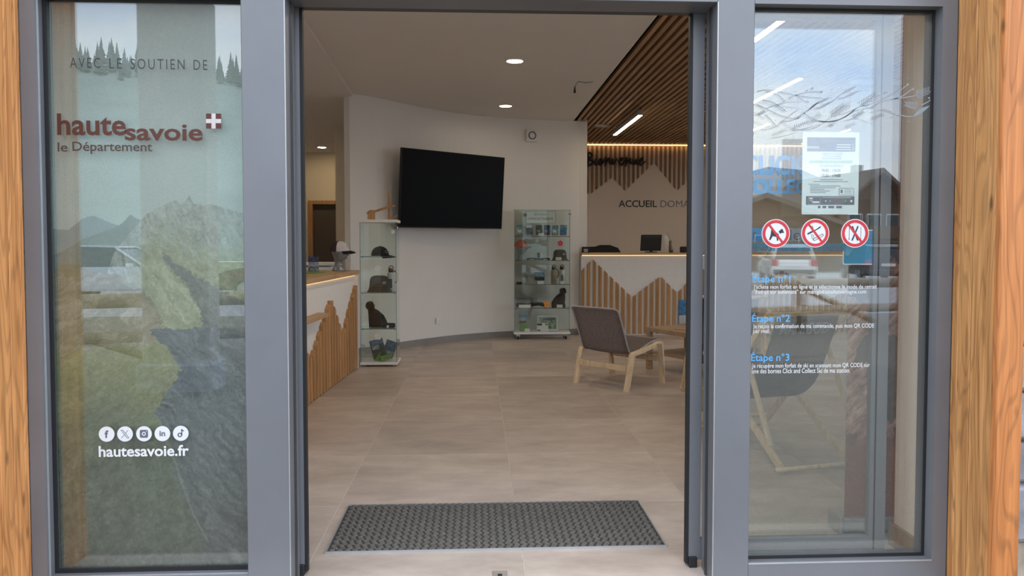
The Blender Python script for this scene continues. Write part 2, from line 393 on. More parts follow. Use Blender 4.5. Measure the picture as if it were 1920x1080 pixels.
# ================================================================== SETTING
FY = 2.87                      # front of the aluminium frame
XL, GL0, GL1, ML = -1.697, -1.641, -.887, -.722
JR, GR0, GR1, XR = .935, 1.082, 1.835, 1.896
ZS, ZT, ZH = .072, 2.287, 2.29
PY = 2.925                     # front of the fixed panes
def tile_mat():
    m, n, l, p = nt('floor_tile'); p.inputs['Roughness'].default_value = .42
    g = n.new('ShaderNodeNewGeometry'); oi = n.new('ShaderNodeObjectInfo')
    cb = n.new('ShaderNodeCombineXYZ'); mu = n.new('ShaderNodeMath'); mu.operation = 'MULTIPLY'; mu.inputs[1].default_value = 40; l.new(oi.outputs['Random'], mu.inputs[0]); l.new(mu.outputs[0], cb.inputs[2])
    ad = n.new('ShaderNodeVectorMath'); ad.operation = 'ADD'; l.new(g.outputs['Position'], ad.inputs[0]); l.new(cb.outputs[0], ad.inputs[1])
    mp = n.new('ShaderNodeMapping'); mp.inputs['Scale'].default_value = (.85, 1.7, 1); l.new(ad.outputs['Vector'], mp.inputs['Vector'])
    t = n.new('ShaderNodeTexNoise'); t.inputs['Scale'].default_value = 2.4; t.inputs['Detail'].default_value = 9; t.inputs['Roughness'].default_value = .68; l.new(mp.outputs['Vector'], t.inputs['Vector'])
    cr = n.new('ShaderNodeValToRGB'); cr.color_ramp.elements[0].color = (.37, .305, .257, 1); cr.color_ramp.elements[1].color = (.60, .505, .435, 1)
    cr.color_ramp.elements[0].position = .3; cr.color_ramp.elements[1].position = .7; l.new(t.outputs['Fac'], cr.inputs['Fac'])
    r2 = n.new('ShaderNodeMapRange'); r2.inputs['To Min'].default_value = .88; r2.inputs['To Max'].default_value = 1.07; l.new(oi.outputs['Random'], r2.inputs['Value'])
    kv = n.new('ShaderNodeVectorMath'); kv.operation = 'SCALE'; l.new(cr.outputs['Color'], kv.inputs[0]); l.new(r2.outputs['Result'], kv.inputs['Scale'])
    l.new(kv.outputs['Vector'], p.inputs['Base Color'])
    return m
M['tile'] = tile_mat()
M['grout'] = plain('grout', (.52, .47, .42), .9)

b = bmx(); box(b, -5.5, 7.4, 2.60, 14.6, -.12, -.0012)
floor = struct('floor', b, 'grout')
TX, TY, X0T, Y0T = .907, .911, .197, 2.897
b = bmx(); bbox(b, .0025, TX-.0025, .0025, TY-.0025, -.01, 0, .0012); tile_me = mesh_of(b, 'tile', 'tile')
for i in range(-6, 8):
    for j in range(0, 13):
        x = X0T+TX*i
        if x < -5.6 or x+TX > 7.5: continue
        o = link('tile', tile_me, floor); o.location = (x, Y0T+TY*j, 0)

# ---- curved centre wall
WP = [(-1.50, 8.90), (-1.22, 9.17), (-.92, 9.56), (-.60, 9.90), (-.32, 10.16), (.08, 10.42), (.50, 10.60), (1.0, 10.74), (1.5, 10.83)]
def spline2(pts, k=4): return [(v.x, v.y) for v in smooth_path([(p[0], p[1], 0) for p in pts], k)]
WC = spline2(WP)
def offset_line(pts, d):
    out = []
    for i, p in enumerate(pts):
        a = pts[max(i-1, 0)]; c = pts[min(i+1, len(pts)-1)]
        t = Vector((c[0]-a[0], c[1]-a[1])).normalized(); out.append((p[0]-t.y*d, p[1]+t.x*d))
    return out
b = bmx(); fs = prism(b, WC + offset_line(WC, .12)[::-1], -.01, 3.13, 'z')
for f in b.faces:
    if abs(f.normal.z) < .5: f.smooth = False
wall_center = struct('wall_center', b, 'wall')
b = bmx(); SK = offset_line(WC, -.014); prism(b, SK + offset_line(WC, .01)[::-1], 0, .085, 'z')
struct('baseboard_center', b, 'skirting')

# ---- walls round the room
b = bmx(); box(b, 1.62, 7.5, 13.42, 13.6, -.01, 3.4); wall_back = struct('wall_back', b, 'wall_dimmed')
b = bmx(); box(b, 1.50, 1.62, 10.86, 13.6, -.01, 3.4); struct('wall_reception', b, 'wall')
b = bmx(); box(b, -5.6, -3.20, 14.5, 14.7, -.01, 3.4); box(b, -2.22, 1.62, 14.5, 14.7, -.01, 3.4); box(b, -3.20, -2.22, 14.5, 14.7, 2.13, 3.4)
struct('wall_office', b, 'wall_warm')
b = bmx(); box(b, -5.7, -5.5, 2.8, 14.7, -.01, 3.4); struct('wall_left', b, 'wall')
b = bmx(); box(b, -2.12, -1.72, 11.3, 11.42, -.01, 3.10); struct('wall_partition', b, 'wall_warm')
# right wall, three unseen windows added to bring daylight into the room
b = bmx()
box(b, 7.4, 7.6, 2.8, 13.6, -.01, .10); box(b, 7.4, 7.6, 2.8, 13.6, 3.05, 3.4)
for y0, y1 in ((2.8, 3.4), (6.2, 6.3), (9.1, 9.2), (11.4, 13.6)): box(b, 7.4, 7.6, y0, y1, .10, 3.05)
struct('wall_right', b, 'wall')
for k, (y0, y1) in enumerate(((3.4, 6.2), (6.3, 9.1), (9.2, 11.4))):
    b = bmx(); z0, z1 = .10, 3.05; w = .06
    box(b, 7.45, 7.53, y0, y0+w, z0, z1); box(b, 7.45, 7.53, y1-w, y1, z0, z1); box(b, 7.45, 7.53, y0+w, y1-w, z0, z0+w); box(b, 7.45, 7.53, y0+w, y1-w, z1-w, z1)
    wo = struct('window_%d' % (k+3), b, 'frame')
    b = bmx(); box(b, 7.488, 7.494, y0+w, y1-w, z0+w, z1-w); part('pane', b, 'acrylic', wo)
# front wall left and right of the glazing, and above it (inside face white)
def wall_gap(b, x0, x1, y0, y1, g0, g1, za, zb):
    box(b, x0, g0, y0, y1, -.3, 3.6); box(b, g1, x1, y0, y1, -.3, 3.6); box(b, g0, g1, y0, y1, -.3, za); box(b, g0, g1, y0, y1, zb, 3.6)
b = bmx(); wall_gap(b, -5.7, -1.70, 2.90, 3.2, -5.2, -2.25, .12, 2.95); struct('wall_front_left', b, 'wall')
b = bmx(); box(b, 1.87, 7.6, 2.97, 3.2, -.3, 3.6); struct('wall_front_right', b, 'wall')
for k, (x0, x1) in enumerate(((-5.2, -2.25),)):  # unseen window added to light the office, curved wall and chair back
    b = bmx()
    for a, c, z0, z1 in ((x0, x0+.06, .12, 2.95), (x1-.06, x1, .12, 2.95), ((x0+x1)/2-.03, (x0+x1)/2+.03, .18, 2.89), (x0+.06, x1-.06, .12, .18), (x0+.06, x1-.06, 2.89, 2.95)): box(b, a, c, 3.0, 3.07, z0, z1)
    wo = struct('window_%d' % (k+6), b, 'frame')
    for a, c in ((x0+.06, (x0+x1)/2-.03), ((x0+x1)/2+.03, x1-.06)):
        b = bmx(); box(b, a, c, 3.03, 3.036, .18, 2.89); part('pane', b, 'acrylic', wo)
b = bmx(); box(b, -1.70, 1.87, 3.06, 3.2, 2.36, 3.6); box(b, -1.70, 1.897, FY+.01, 3.06, 2.40, 3.6); struct('wall_front_top', b, 'wall')
b = bmx(); box(b, 1.852, 1.8695, 3.0, 3.2, 0, .10); box(b, 1.852, 7.4, 3.2, 3.214, 0, .10); struct('baseboard_front', b, 'skirting')
# office door at the back, dark leaf in an oak frame
b = bmx(); box(b, -3.24, -3.16, 14.46, 14.60, 0, 2.16); box(b, -2.26, -2.18, 14.46, 14.60, 0, 2.16); box(b, -3.16, -2.26, 14.46, 14.60, 2.09, 2.16)
door_1 = struct('door_1', b, 'oak_z')
M['door_dark'] = plain('dark_door', (.075, .055, .042), .6, var=.08)
b = bmx(); bbox(b, -3.16, -2.26, 14.55, 14.59, .005, 2.09, .003); part('door_leaf', b, 'door_dark', door_1)
b = bmx(); tube(b, [(-2.34, 14.55, 1.03), (-2.34, 14.50, 1.03), (-2.46, 14.50, 1.03)], .009); part('handle', b, 'steel', door_1)

# ---- ceiling: white plaster with round recesses for the downlights, slatted wood on the right
DL = [(.372, 7.27, 3.12), (.375, 9.66, 3.12), (.37, 4.88, 3.12)]
def with_holes(b, mats, holes):
    me = mesh_of(b, mats, 'c'); ob = link('c', me); cut = []
    for x, y, z in holes:
        h = bmx(); lathe(h, [(0, -.05), (.083, -.05), (.083, .04), (0, .04)], 32, (x, y, z), smooth=False)
        c = link('cut', mesh_of(h, mats, 'cut')); cut.append(c)
        md = ob.modifiers.new('b', 'BOOLEAN'); md.operation = 'DIFFERENCE'; md.object = c; md.solver = 'EXACT'
    dg = bpy.context.evaluated_depsgraph_get(); dg.update()
    out = bpy.data.meshes.new_from_object(ob.evaluated_get(dg))
    for c in cut: bpy.data.objects.remove(c)
    bpy.data.objects.remove(ob); return out
b = bmx(); box(b, -1.46, 1.42, 3.06, 10.95, 3.12, 3.45)
ceiling = link('ceiling', with_holes(b, 'ceiling', DL)); ceiling['kind'] = 'structure'
b = bmx(); prism(b, [(-5.6, 3.06), (-1.36, 3.06), (-1.36, 6.3), (-1.47, 8.95), (-1.5, 14.6), (-5.6, 14.6)], 3.085, 3.119, 'z'); struct('ceiling_office', b, 'ceiling')
b = bmx(); box(b, -5.6, -1.46, 3.06, 14.7, 3.12, 3.45); box(b, -1.46, 1.62, 10.95, 14.7, 3.12, 3.45); struct('ceiling_slab', b, 'ceiling')
b = bmx(); box(b, 1.42, 7.5, 3.06, 13.5, 3.215, 3.3); box(b, 1.405, 1.42, 3.2, 10.82, 3.12, 3.3); slat_ceiling = struct('ceiling_slatted', b, 'black')
b = bmx(); box(b, 0, .042, 3.22, 13.34, 0, .07); slat_me = mesh_of(b, 'walnut', 'slat')
x = 1.455
while x < 7.3:
    o = link('slat', slat_me, slat_ceiling); o.location = (x, 0, 3.125); x += .0805

# ---- slats on the back wall, cut in a mountain zigzag
ZB = [(1.6, 2.62), (1.918, 2.334), (2.044, 2.218), (2.463, 2.536), (2.70, 2.295), (3.226, 2.806), (3.651, 2.295), (3.875, 2.507), (4.2, 2.8), (4.7, 2.25), (5.3, 2.75), (6.0, 2.2), (7.4, 2.8)]
x = 1.655
while x < 7.3:
    w = .040; b = bmx()
    prism(b, [(x, lerp_table(ZB, x)), (x+w, lerp_table(ZB, x+w)), (x+w, 3.10), (x, 3.10)], 13.42, 13.402, 'y')
    part('slat', b, 'slat_wall', wall_back); x += .0838
b = bmx(); box(b, 1.63, 7.35, 13.345, 13.36, 3.110, 3.120); led = part('led_strip', b, 'led', wall_back); led['label'] = 'warm glowing light strip along the top of the slats'

# ================================================================== GLAZED FRONT
def rect_frame(b, x0, x1, z0, z1, y0, y1, wl_, wr, wb, wt):
    if wl_: box(b, x0, x0+wl_, y0, y1, z0, z1)
    if wr: box(b, x1-wr, x1, y0, y1, z0, z1)
    if wb: box(b, x0+wl_, x1-wr, y0, y1, z0, z0+wb)
    if wt: box(b, x0+wl_, x1-wr, y0, y1, z1-wt, z1)
# left window
b = bmx(); rect_frame(b, XL, GL1, -.02, 2.42, FY, 3.0, GL0-XL, 0, ZS+.02, 2.42-ZT)
window_1 = struct('window_1', b, 'frame')
b = bmx(); rect_frame(b, GL0, GL1, ZS, ZT, PY-.006, PY, .014, .0, .016, .012); part('gasket', b, 'rubber', window_1)
b = bmx(); rect_frame(b, GL0, GL1, ZS, ZT, FY+.012, FY+.018, .004, .0, .004, .004); part('glazing_bead', b, 'edge', window_1)
b = bmx(); box(b, GL0, GL1, PY, PY+.008, ZS, ZT); part('pane', b, 'pane', window_1)
# right window
b = bmx(); rect_frame(b, GR0, XR, -.02, 2.42, FY, 2.99, 0, XR-GR1, ZS+.02, 2.42-ZT)
window_2 = struct('window_2', b, 'frame')
b = bmx(); rect_frame(b, GR0, GR1, ZS, ZT, PY-.006, PY, .0, .010, .012, .010); part('gasket', b, 'rubber', window_2)
b = bmx(); rect_frame(b, GR0, GR1, ZS, ZT, FY-.0015, FY+.004, 0, 0, .005, 0); part('glazing_bead', b, 'edge', window_2)
b = bmx(); box(b, GR0, GR1, PY, PY+.008, ZS, ZT); part('pane', b, 'pane', window_2)
# door frame: two broad jambs and the head
b = bmx()
bbox(b, GL1, ML, FY-.002, 3.01, -.02, 2.42, .003); bbox(b, JR, GR0, FY-.002, 3.01, -.02, 2.42, .003); bbox(b, ML, JR, FY, 3.01, ZH, 2.42, .002)
door_2 = struct('door_2', b, 'frame')
b = bmx(); box(b, ML, JR, 3.01, 3.055, ZH+.002, 2.40); part('track_cover', b, 'frame_dark', door_2)
for x in (ML-.0035, JR-.0005):
    b = bmx(); box(b, x, x+.004, FY-.0035, FY-.0015, 0, ZH); part('edge_trim', b, 'edge', door_2)
for x in (ML-.0005, JR-.006):
    b = bmx(); box(b, x, x+.0065, 2.935, 2.955, 0, ZH); part('brush_seal', b, 'frame_dark', door_2)
# sliding leaves, parked open behind the fixed windows
def leaf(name, xe, side):
    """xe: x of the closing edge; side: +1 the leaf runs to +x"""
    x = lambda a: xe+side*a
    lo = lambda a, c: (min(x(a), x(c)), max(x(a), x(c)))
    Wd = .853; b = bmx()
    for a, c, z0, z1 in ((.012, .060, .03, 2.36), (Wd-.07, Wd, .03, 2.36), (.060, Wd-.07, .03, .115), (.060, Wd-.07, 2.275, 2.36)):
        q = lo(a, c); box(b, q[0], q[1], 3.02, 3.052, z0, z1)
    d = struct(name, b, 'frame')
    q = lo(.060, Wd-.07); b = bmx(); box(b, q[0], q[1], 3.032, 3.040, .115, 2.275); part('pane', b, 'leaf_pane', d)
    q = lo(0, .012); b = bmx(); box(b, q[0], q[1], 3.024, 3.05, .012, 2.36); part('closing_seal', b, 'rubber', d)
    q = lo(.012, .046); b = bmx(); bbox(b, q[0], q[1], 3.008, 3.054, .0, .045, .003); part('floor_guide', b, 'rubber', d)
    q = lo(Wd-.052, Wd-.046); b = bmx(); box(b, q[0], q[1], 3.0185, 3.021, .03, 2.36); part('groove', b, 'rubber', d)
    return d
leaf('door_3', .872, 1); leaf('door_4', -.693, -1)
b = bmx(); bbox(b, -.015, .045, 2.955, 3.045, 0, .004, .0015); box(b, .003, .027, 2.985, 3.012, .004, .006)
pl = single('floor_lock_plate', b, 'steel', 'small metal lock plate set in the floor at the doorway', 'lock plate')
pl.location = (at_z(937, 1074, 0).x-.015, -.03, 0)
b = bmx(); box(b, .006, .024, 2.99, 3.008, .0062, .0068); part('keyhole', b, 'black', pl)

# ================================================================== TIMBER AND STONE AROUND THE FRONT
def plank_wall(name, xface, side, edges, mat):
    """vertical reveal boards; side +1: boards lie on the +x side of xface"""
    b = bmx(); q = sorted((xface+side*.022, xface+side*.09)); box(b, q[0], q[1], edges[-1], edges[0]+.14, -.3, 3.5)
    w = struct(name, b, 'larch')
    for i in range(len(edges)-1):
        q = sorted((xface+R.uniform(0, .002)*side, xface+side*.022)); b = bmx()
        bbox(b, q[0], q[1], edges[i+1]+.0012, edges[i]-.0012, -.3, 3.5, .0025); part('plank', b, mat, w)
    return w
plank_wall('trim_1', XR, 1, [2.87, 2.829, 2.755, 2.675, 2.632], 'larch')
plank_wall('trim_2', XL, -1, [2.87, 2.843, 2.778, 2.70, 2.62], 'larch_light')
b = bmx(); bbox(b, XR-.002, 1.994, 2.60, 2.63, -.3, 3.5, .004); struct('trim_3', b, 'larch_post')
b = bmx(); bbox(b, -1.80, XL+.002, 2.59, 2.618, -.3, 3.5, .004); struct('trim_4', b, 'larch_light')
b = bmx(); box(b, 1.99, 3.9, 2.80, 2.97, -.3, 3.5); stone_wall = struct('wall_stone_right', b, 'mortar')
z = -.15
while z < 2.7:
    h = R.uniform(.11, .24); x = 1.992
    while x < 3.85:
        w = R.uniform(.18, .46); b = bmx()
        bbox(b, x+.006, min(x+w, 3.9)-.006, 2.745+R.uniform(0, .03), 2.81, z+.006, z+h-.006, .014)
        for v in b.verts: v.co += Vector((R.uniform(-.006, .006), R.uniform(-.005, .005), R.uniform(-.006, .006)))
        part('stone', b, R.choice(['stone_a', 'stone_a', 'stone_b']) if z > .3 else R.choice(['stone_b', 'stone_a']), stone_wall); x += w
    z += h
b = bmx(); box(b, -2.25, -1.79, 2.72, 2.90, -.3, 3.5); box(b, -5.7, -5.2, 2.72, 2.90, -.3, 3.5); struct('wall_timber_left', b, 'larch')
# ================================================================== INTERIOR: LARGE THINGS
# ---- door mat let into the floor
mat = thing('door_mat', 'long grey ribbed entrance mat inside a thin metal rim, set in the floor', 'doormat', (.09, 3.515, 0))
b = bmx(); rect = [(-.755, .755, -.292, -.286), (-.755, .755, .286, .292), (-.755, -.749, -.286, .286), (.749, .755, -.286, .286)]
for r_ in rect: box(b, *r_, .0, .009)
part('rim', b, 'edge', mat)
b = bmx(); box(b, -.749, .749, -.286, .286, 0, .003); part('base', b, 'mat_base', mat)
b = bmx()
for j in range(24):
    for i in range(44):
        x = -.742+.0337*i+(.0084 if j % 2 else 0); y = -.280+.0238*j
        if x+.028 > .748: continue
        v0 = [b.verts.new(p) for p in ((x, y+.006, .003), (x+.007, y, .003), (x+.021, y, .003), (x+.028, y+.006, .003), (x+.021, y+.0165, .003), (x+.007, y+.0165, .003))]
        v1 = [b.verts.new((x+.014+(v.co.x-x-.014)*.8, y+.008+(v.co.y-y-.008)*.8, .0105)) for v in v0]
        b.faces.new(v1)
        for k in range(6): b.faces.new((v0[k], v0[(k+1) % 6], v1[(k+1) % 6], v1[k]))
tr = part('tread', b, 'mat_pad', mat); tr['kind'] = 'stuff'

# ---- left counter: white front, rods cut in a zigzag, oak worktop
CA = -math.atan(.0624)
cnt = thing('service_counter', 'white service counter with zigzag wooden rods and oak top beside the glass cabinet', 'counter', (-1.328, 8.044, 0), CA)
b = bmx(); box(b, -.62, 0, -3.6, 0, 0, 1.005); part('body', b, 'white', cnt)
b = bmx(); box(b, -.02, .045, 0.002, .022, 0, 1.0); part('end_panel', b, 'white', cnt)
ZL = [(4.4, .4), (5.0, .75), (5.5, .40), (5.85, .62), (6.34, .363), (7.0, .826), (7.45, .417), (7.73, .665), (8.04, .90)]
for i in range(34):
    yl = -.035-.1*i; zz = lerp_table(ZL, 8.044+yl)
    b = bmx(); hw_ = .026; ch = .007; D = .044
    prof = [(.001, yl-hw_), (D-ch, yl-hw_), (D, yl-hw_+ch), (D, yl+hw_-ch), (D-ch, yl+hw_), (.001, yl+hw_)]
    A = [b.verts.new((x, y, .012)) for x, y in prof]; B = [b.verts.new((x, y, lerp_table(ZL, 8.044+y))) for x, y in prof]
    for k in range(6): b.faces.new((A[k], A[(k+1) % 6], B[(k+1) % 6], B[k]))
    b.faces.new(A[::-1]); b.faces.new(B)
    bmesh.ops.recalc_face_normals(b, faces=b.faces); part('rod', b, 'oak_z', cnt)
b = bmx(); bbox(b, -.66, .055, -3.65, .05, 1.012, 1.058, .003); part('worktop', b, 'oak_y', cnt)
b = bmx(); box(b, .004, .016, -3.6, .0, 1.0, 1.008); lp = part('led_strip', b, 'led_soft', cnt); lp['label'] = 'warm light strip under the oak worktop'
b = bmx(); bbox(b, .0, .10, -3.3, -1.40, .700, .735, .003); part('ledge', b, 'oak_y', cnt)

# ---- reception desk at the back
desk = thing('reception_desk', 'long white reception desk with flat wooden slats in a mountain zigzag', 'reception desk', (1.50, 10.74, 0))
b = bmx(); box(b, .02, 4.6, .0, .10, 0, 1.165); box(b, .13, 4.6, .10, .75, 0, .74); part('body', b, 'white', desk)
ZD = [(1.50, .92), (1.684, 1.113), (2.27, .553), (2.69, .862), (2.94, .61), (3.3, .98), (3.9, .5), (4.5, .95), (5.2, .5), (6.2, 1.0)]
x = 1.522
while x < 6.05:
    w = .044; b = bmx()
    prism(b, [(x-1.5, .02), (x+w-1.5, .02), (x+w-1.5, lerp_table(ZD, x+w)), (x-1.5, lerp_table(ZD, x))], 0, -.022, 'y')
    part('slat', b, 'oak_z', desk); x += .0845
b = bmx(); prism(b, [(.02, -.07), (4.62, -.07), (4.62, .32), (.13, .32), (.13, .11), (.02, .11)], 1.175, 1.205, 'z'); part('counter_top', b, 'oak_x', desk)
b = bmx(); box(b, .03, 4.6, -.012, -.002, 1.163, 1.172); lp = part('led_strip', b, 'led_soft', desk); lp['label'] = 'warm light strip under the counter edge'
DT = 1.206
mon = thing('desk_monitor', 'black computer screen seen from behind on the reception counter', 'monitor', (2.60, 10.94, DT))
b = bmx(); bbox(b, -.155, .155, -.012, .012, .025, .265, .006)
for v in b.verts: v.co.x -= (.265-v.co.z)*.06
part('screen', b, 'black', mon)
b = bmx(); box(b, -.02, .02, .012, .03, 0, .15); box(b, -.08, .08, -.03, .09, 0, .012); part('stand', b, 'black', mon)
b = bmx(); box(b, -.12, .12, -.0135, -.012, .23, .24); part('vent', b, 'frame_dark', mon)
oc = thing('office_chair', 'low black rounded chair back rising behind the reception counter', 'office chair', (1.98, 11.72, 0))
b = bmx(); prism(b, [(-.30, .78), (.34, .78), (.36, .98), (.33, 1.16), (.26, 1.27), (.13, 1.315), (-.02, 1.315), (-.10, 1.29), (-.30, 1.285)], -.04, .03, 'y'); part('backrest', b, 'black_fabric', oc)
b = bmx(); bbox(b, -.26, .26, .0, .50, .44, .52, .03, 2); part('seat', b, 'black_fabric', oc)
b = bmx(); box(b, -.03, .03, .0, .03, .5, .85); part('back_support', b, 'frame_dark', oc)
b = bmx(); tube(b, [(0, .25, .44), (0, .25, .08)], .025); part('stem', b, 'frame_dark', oc)
for k in range(5):
    b = bmx(); a = k*2*math.pi/5; tube(b, [(0, .25, .09), (.28*math.cos(a), .25+.28*math.sin(a), .06)], .018); lathe(b, [(0, -.02), (.03, -.02), (.03, .02), (0, .02)], 10, (.28*math.cos(a), .25+.28*math.sin(a), .03), axis='x'); part('foot', b, 'black', oc)
pb = thing('card_box', 'small dark box with white card beside the wall end on the reception counter', 'box', (1.60, 10.83, DT))
b = bmx(); bbox(b, -.055, .055, -.03, .03, 0, .085, .003); part('body', b, 'black', pb)
b = bmx(); box(b, -.035, .025, -.032, -.0305, .005, .055); part('card', b, 'grey_card', pb)
fg = thing('figurine', 'small brown figurine with a white leaflet behind it on the reception counter', 'figurine', (2.87, 10.84, DT))
b = bmx(); rings(b, [(0, 0, 0, .03, .03), (0, 0, .05, .035, .03), (-.005, 0, .10, .028, .025), (-.01, 0, .13, .022, .02), (-.012, 0, .155, .024, .022), (-.012, 0, .18, .012, .012)], 12); part('body', b, 'bronze', fg)
b = bmx(); prism(b, [(-.06, .0), (.0, .0), (-.03, .24), (-.09, .26)], .06, .063, 'y'); part('leaflet', b, 'paper2', fg)
b = bmx(); tube(b, smooth_path([(0, .02, .15), (-.03, .03, .24), (-.06, .02, .30)]), .003, 5); part('sprig', b, 'green_card', fg)
b = bmx(); bbox(b, -.05, .05, -.04, .04, 0, .09, .02, 2); single('desk_phone', b, 'black', 'small black desk phone on the reception counter near the door jamb', 'phone', (3.06, 10.86, DT))

# ---- script word and lettering on the back wall
STR = [
 [(135,132),(150,200),(140,300),(125,355)], [(105,162),(150,135),(205,160),(190,208),(150,235),(215,262),(215,300),(160,335),(125,352)],
 [(265,228),(250,282),(265,325),(302,300),(345,268),(360,236),(330,236),(310,290),(335,326),(380,290),(427,205),(405,352)],
 [(405,345),(440,270),(475,220),(480,290),(500,310),(530,268),(525,230),(520,285),(538,312),(590,240),(604,238)],
 [(604,262),(655,262),(682,230),(652,226),(630,290),(660,326),(700,290),(747,205),(727,356)],
 [(727,350),(770,260),(806,225),(802,292),(830,310)], [(847,230),(837,290),(862,312),(902,240),(895,296),(922,310),(986,258),(1000,226),(972,226),(945,290),(970,331),(1042,268)],
 [(262,184),(268,178)]]
wd = thing('welcome_sign', 'black cut-out brush script word mounted on the wooden wall slats', 'sign', (2.5, 13.36, 2.9))
b = bmx()
for s in STR:
    P = [at_y(1085+x*.12038, 270+y*.12038, 13.36)-Vector((2.5, 13.36, 2.9)) for x, y in s]
    P = smooth_path(P, 4); n = len(P)
    tube(b, P, [.0185 if 2 < i < n-3 else .012 for i in range(n)], 6, flat=1)
part('script_lettering', b, 'black', wd)
wt = thing('wall_lettering', 'thin capital lettering in dark and grey on the white wall behind reception', 'lettering', (2.8, 13.418, 2.05))
text_px('bold_word', 'ACCUEIL', 1160, 1231.5, 375.5, 388.5, 13.418, 'ink', wt, bold=.012, thick=.004)
text_px('light_word', 'DOMAI', 1238.5, 1296, 376, 388.5, 13.418, 'ink_grey', wt, bold=-.012, thick=.004)

# ---- television on its bracket
tv = thing('television', 'large black flat television hung at an angle on the curved wall', 'television', (-.293, 9.72, 2.03), math.atan2(1.04, 1.294))
tv.rotation_euler = (math.radians(4.0), 0, math.atan2(1.04, 1.294))
b = bmx(); bbox(b, -.83, .83, -.02, .03, -.49, .49, .004); part('housing', b, 'black', tv)
b = bmx(); box(b, -.822, .822, -.0225, -.0205, -.475, .482); part('screen', b, 'black_gloss', tv)
b = bmx(); box(b, -.05, .05, -.024, -.0226, -.487, -.479); part('logo_bar', b, 'frame_dark', tv)
b = bmx(); box(b, -.25, .25, .03, .07, -.22, .22); tube(b, [(-.1, .07, .1), (-.05, .13, .1), (0, .19, .1)], .02); tube(b, [(.1, .07, -.1), (.06, .13, -.1), (0, .19, -.1)], .02); part('wall_bracket', b, 'frame_dark', tv)
# ---- small fittings on wall and ceiling
det = thing('motion_detector', 'small square white detector with a round ring high on the curved wall', 'detector', (.79, 10.66, 2.885), math.radians(17))
b = bmx(); bbox(b, -.085, .085, -.02, .02, -.085, .085, .008, 2); part('plate', b, 'wall', det)
b = bmx(); lathe(b, [(.045, -.006), (.058, -.006), (.058, .006), (.045, .006), (.045, -.006)], 24, (0, -.024, 0), axis='y'); part('ring', b, 'ink_grey', det)
b = bmx(); lathe(b, [(0, -.008), (.03, -.006), (.042, .004)], 20, (0, -.022, 0), axis='y'); part('lens', b, 'white', det)
sk = thing('wall_socket', 'small white power socket low on the curved wall under the television', 'socket', (-.52, 9.965, .305), math.radians(43))
b = bmx(); bbox(b, -.04, .04, -.01, .01, -.04, .04, .004); part('plate', b, 'white', sk)
b = bmx(); lathe(b, [(0, .004), (.02, .004), (.022, -.001)], 16, (0, -.012, 0), axis='y'); part('outlet', b, 'ink_soft', sk)
cb = thing('ceiling_cable', 'short loose cable with black plug hanging from the white ceiling', 'cable', (1.075, 8.15, 3.12))
b = bmx(); tube(b, smooth_path([(.20, 0, -.004), (.12, .01, -.012), (.05, 0, -.004), (.02, 0, -.02), (.008, 0, -.06)]), .005, 6); part('wire', b, 'ink_soft', cb)
b = bmx(); lathe(b, [(0, 0), (.014, 0), (.011, .03), (.005, .07), (0, .07)], 10, (0, 0, -.125)); part('plug', b, 'black', cb)

# ---- recessed ring downlights
def downlight(x, y, z, label, watts):
    t = thing('downlight', label, 'ceiling light', (x, y, z), 0, None)
    b = bmx(); lathe(b, [(.079, -.003), (.092, -.003), (.092, .0), (.079, .0), (.079, -.003)], 32, smooth=False); part('trim_ring', b, 'white', t)
    b = bmx(); lathe(b, [(.0805, .002), (.0805, .026), (.0825, .026), (.0825, .002), (.0805, .002)], 32); part('glow_ring', b, 'ring', t)
    b = bmx(); lathe(b, [(0, .030), (.08, .030), (.08, .036), (0, .036)], 32, smooth=False); part('reflector', b, 'bronze', t)
    ld = bpy.data.lights.new('downlight_lamp', 'AREA'); ld.shape = 'DISK'; ld.size = .13; ld.energy = watts; ld.color = (1, .86, .68)
    lo_ = bpy.data.objects.new('downlight_lamp', ld); COL.objects.link(lo_); lo_.parent = t; lo_.location = (0, 0, .02)
    return t
downlight(DL[0][0], DL[0][1], 3.12, 'round recessed downlight with glowing rim in the white ceiling nearer the doorway', 13)
downlight(DL[1][0], DL[1][1], 3.12, 'round recessed downlight with glowing rim in the white ceiling above the television', 2.5)
downlight(DL[2][0], DL[2][1], 3.12, 'unseen recessed downlight added to light the floor just inside the entrance', 19)  # continues the row out of view, added to brighten the floor
for (x, y, lb_) in ((-2.80, 13.65, 'round downlight glowing on the office ceiling in front of the dark door'), (-3.4, 10.6, 'unseen downlight added to brighten the office, midway to the dark door'), (-3.4, 7.4, 'unseen downlight added to brighten the office over the service counter floor')):  # last two are unseen, added to lift the office light
    t = thing('downlight', lb_, 'ceiling light', (x, y, 3.085))
    b = bmx(); lathe(b, [(.07, -.012), (.09, -.012), (.09, 0), (.07, 0), (.07, -.012)], 24, smooth=False); part('trim_ring', b, 'white', t)
    b = bmx(); lathe(b, [(0, -.013), (.07, -.013), (.07, -.004), (0, -.004)], 24, smooth=False); part('glow_disc', b, 'office_lamp', t)
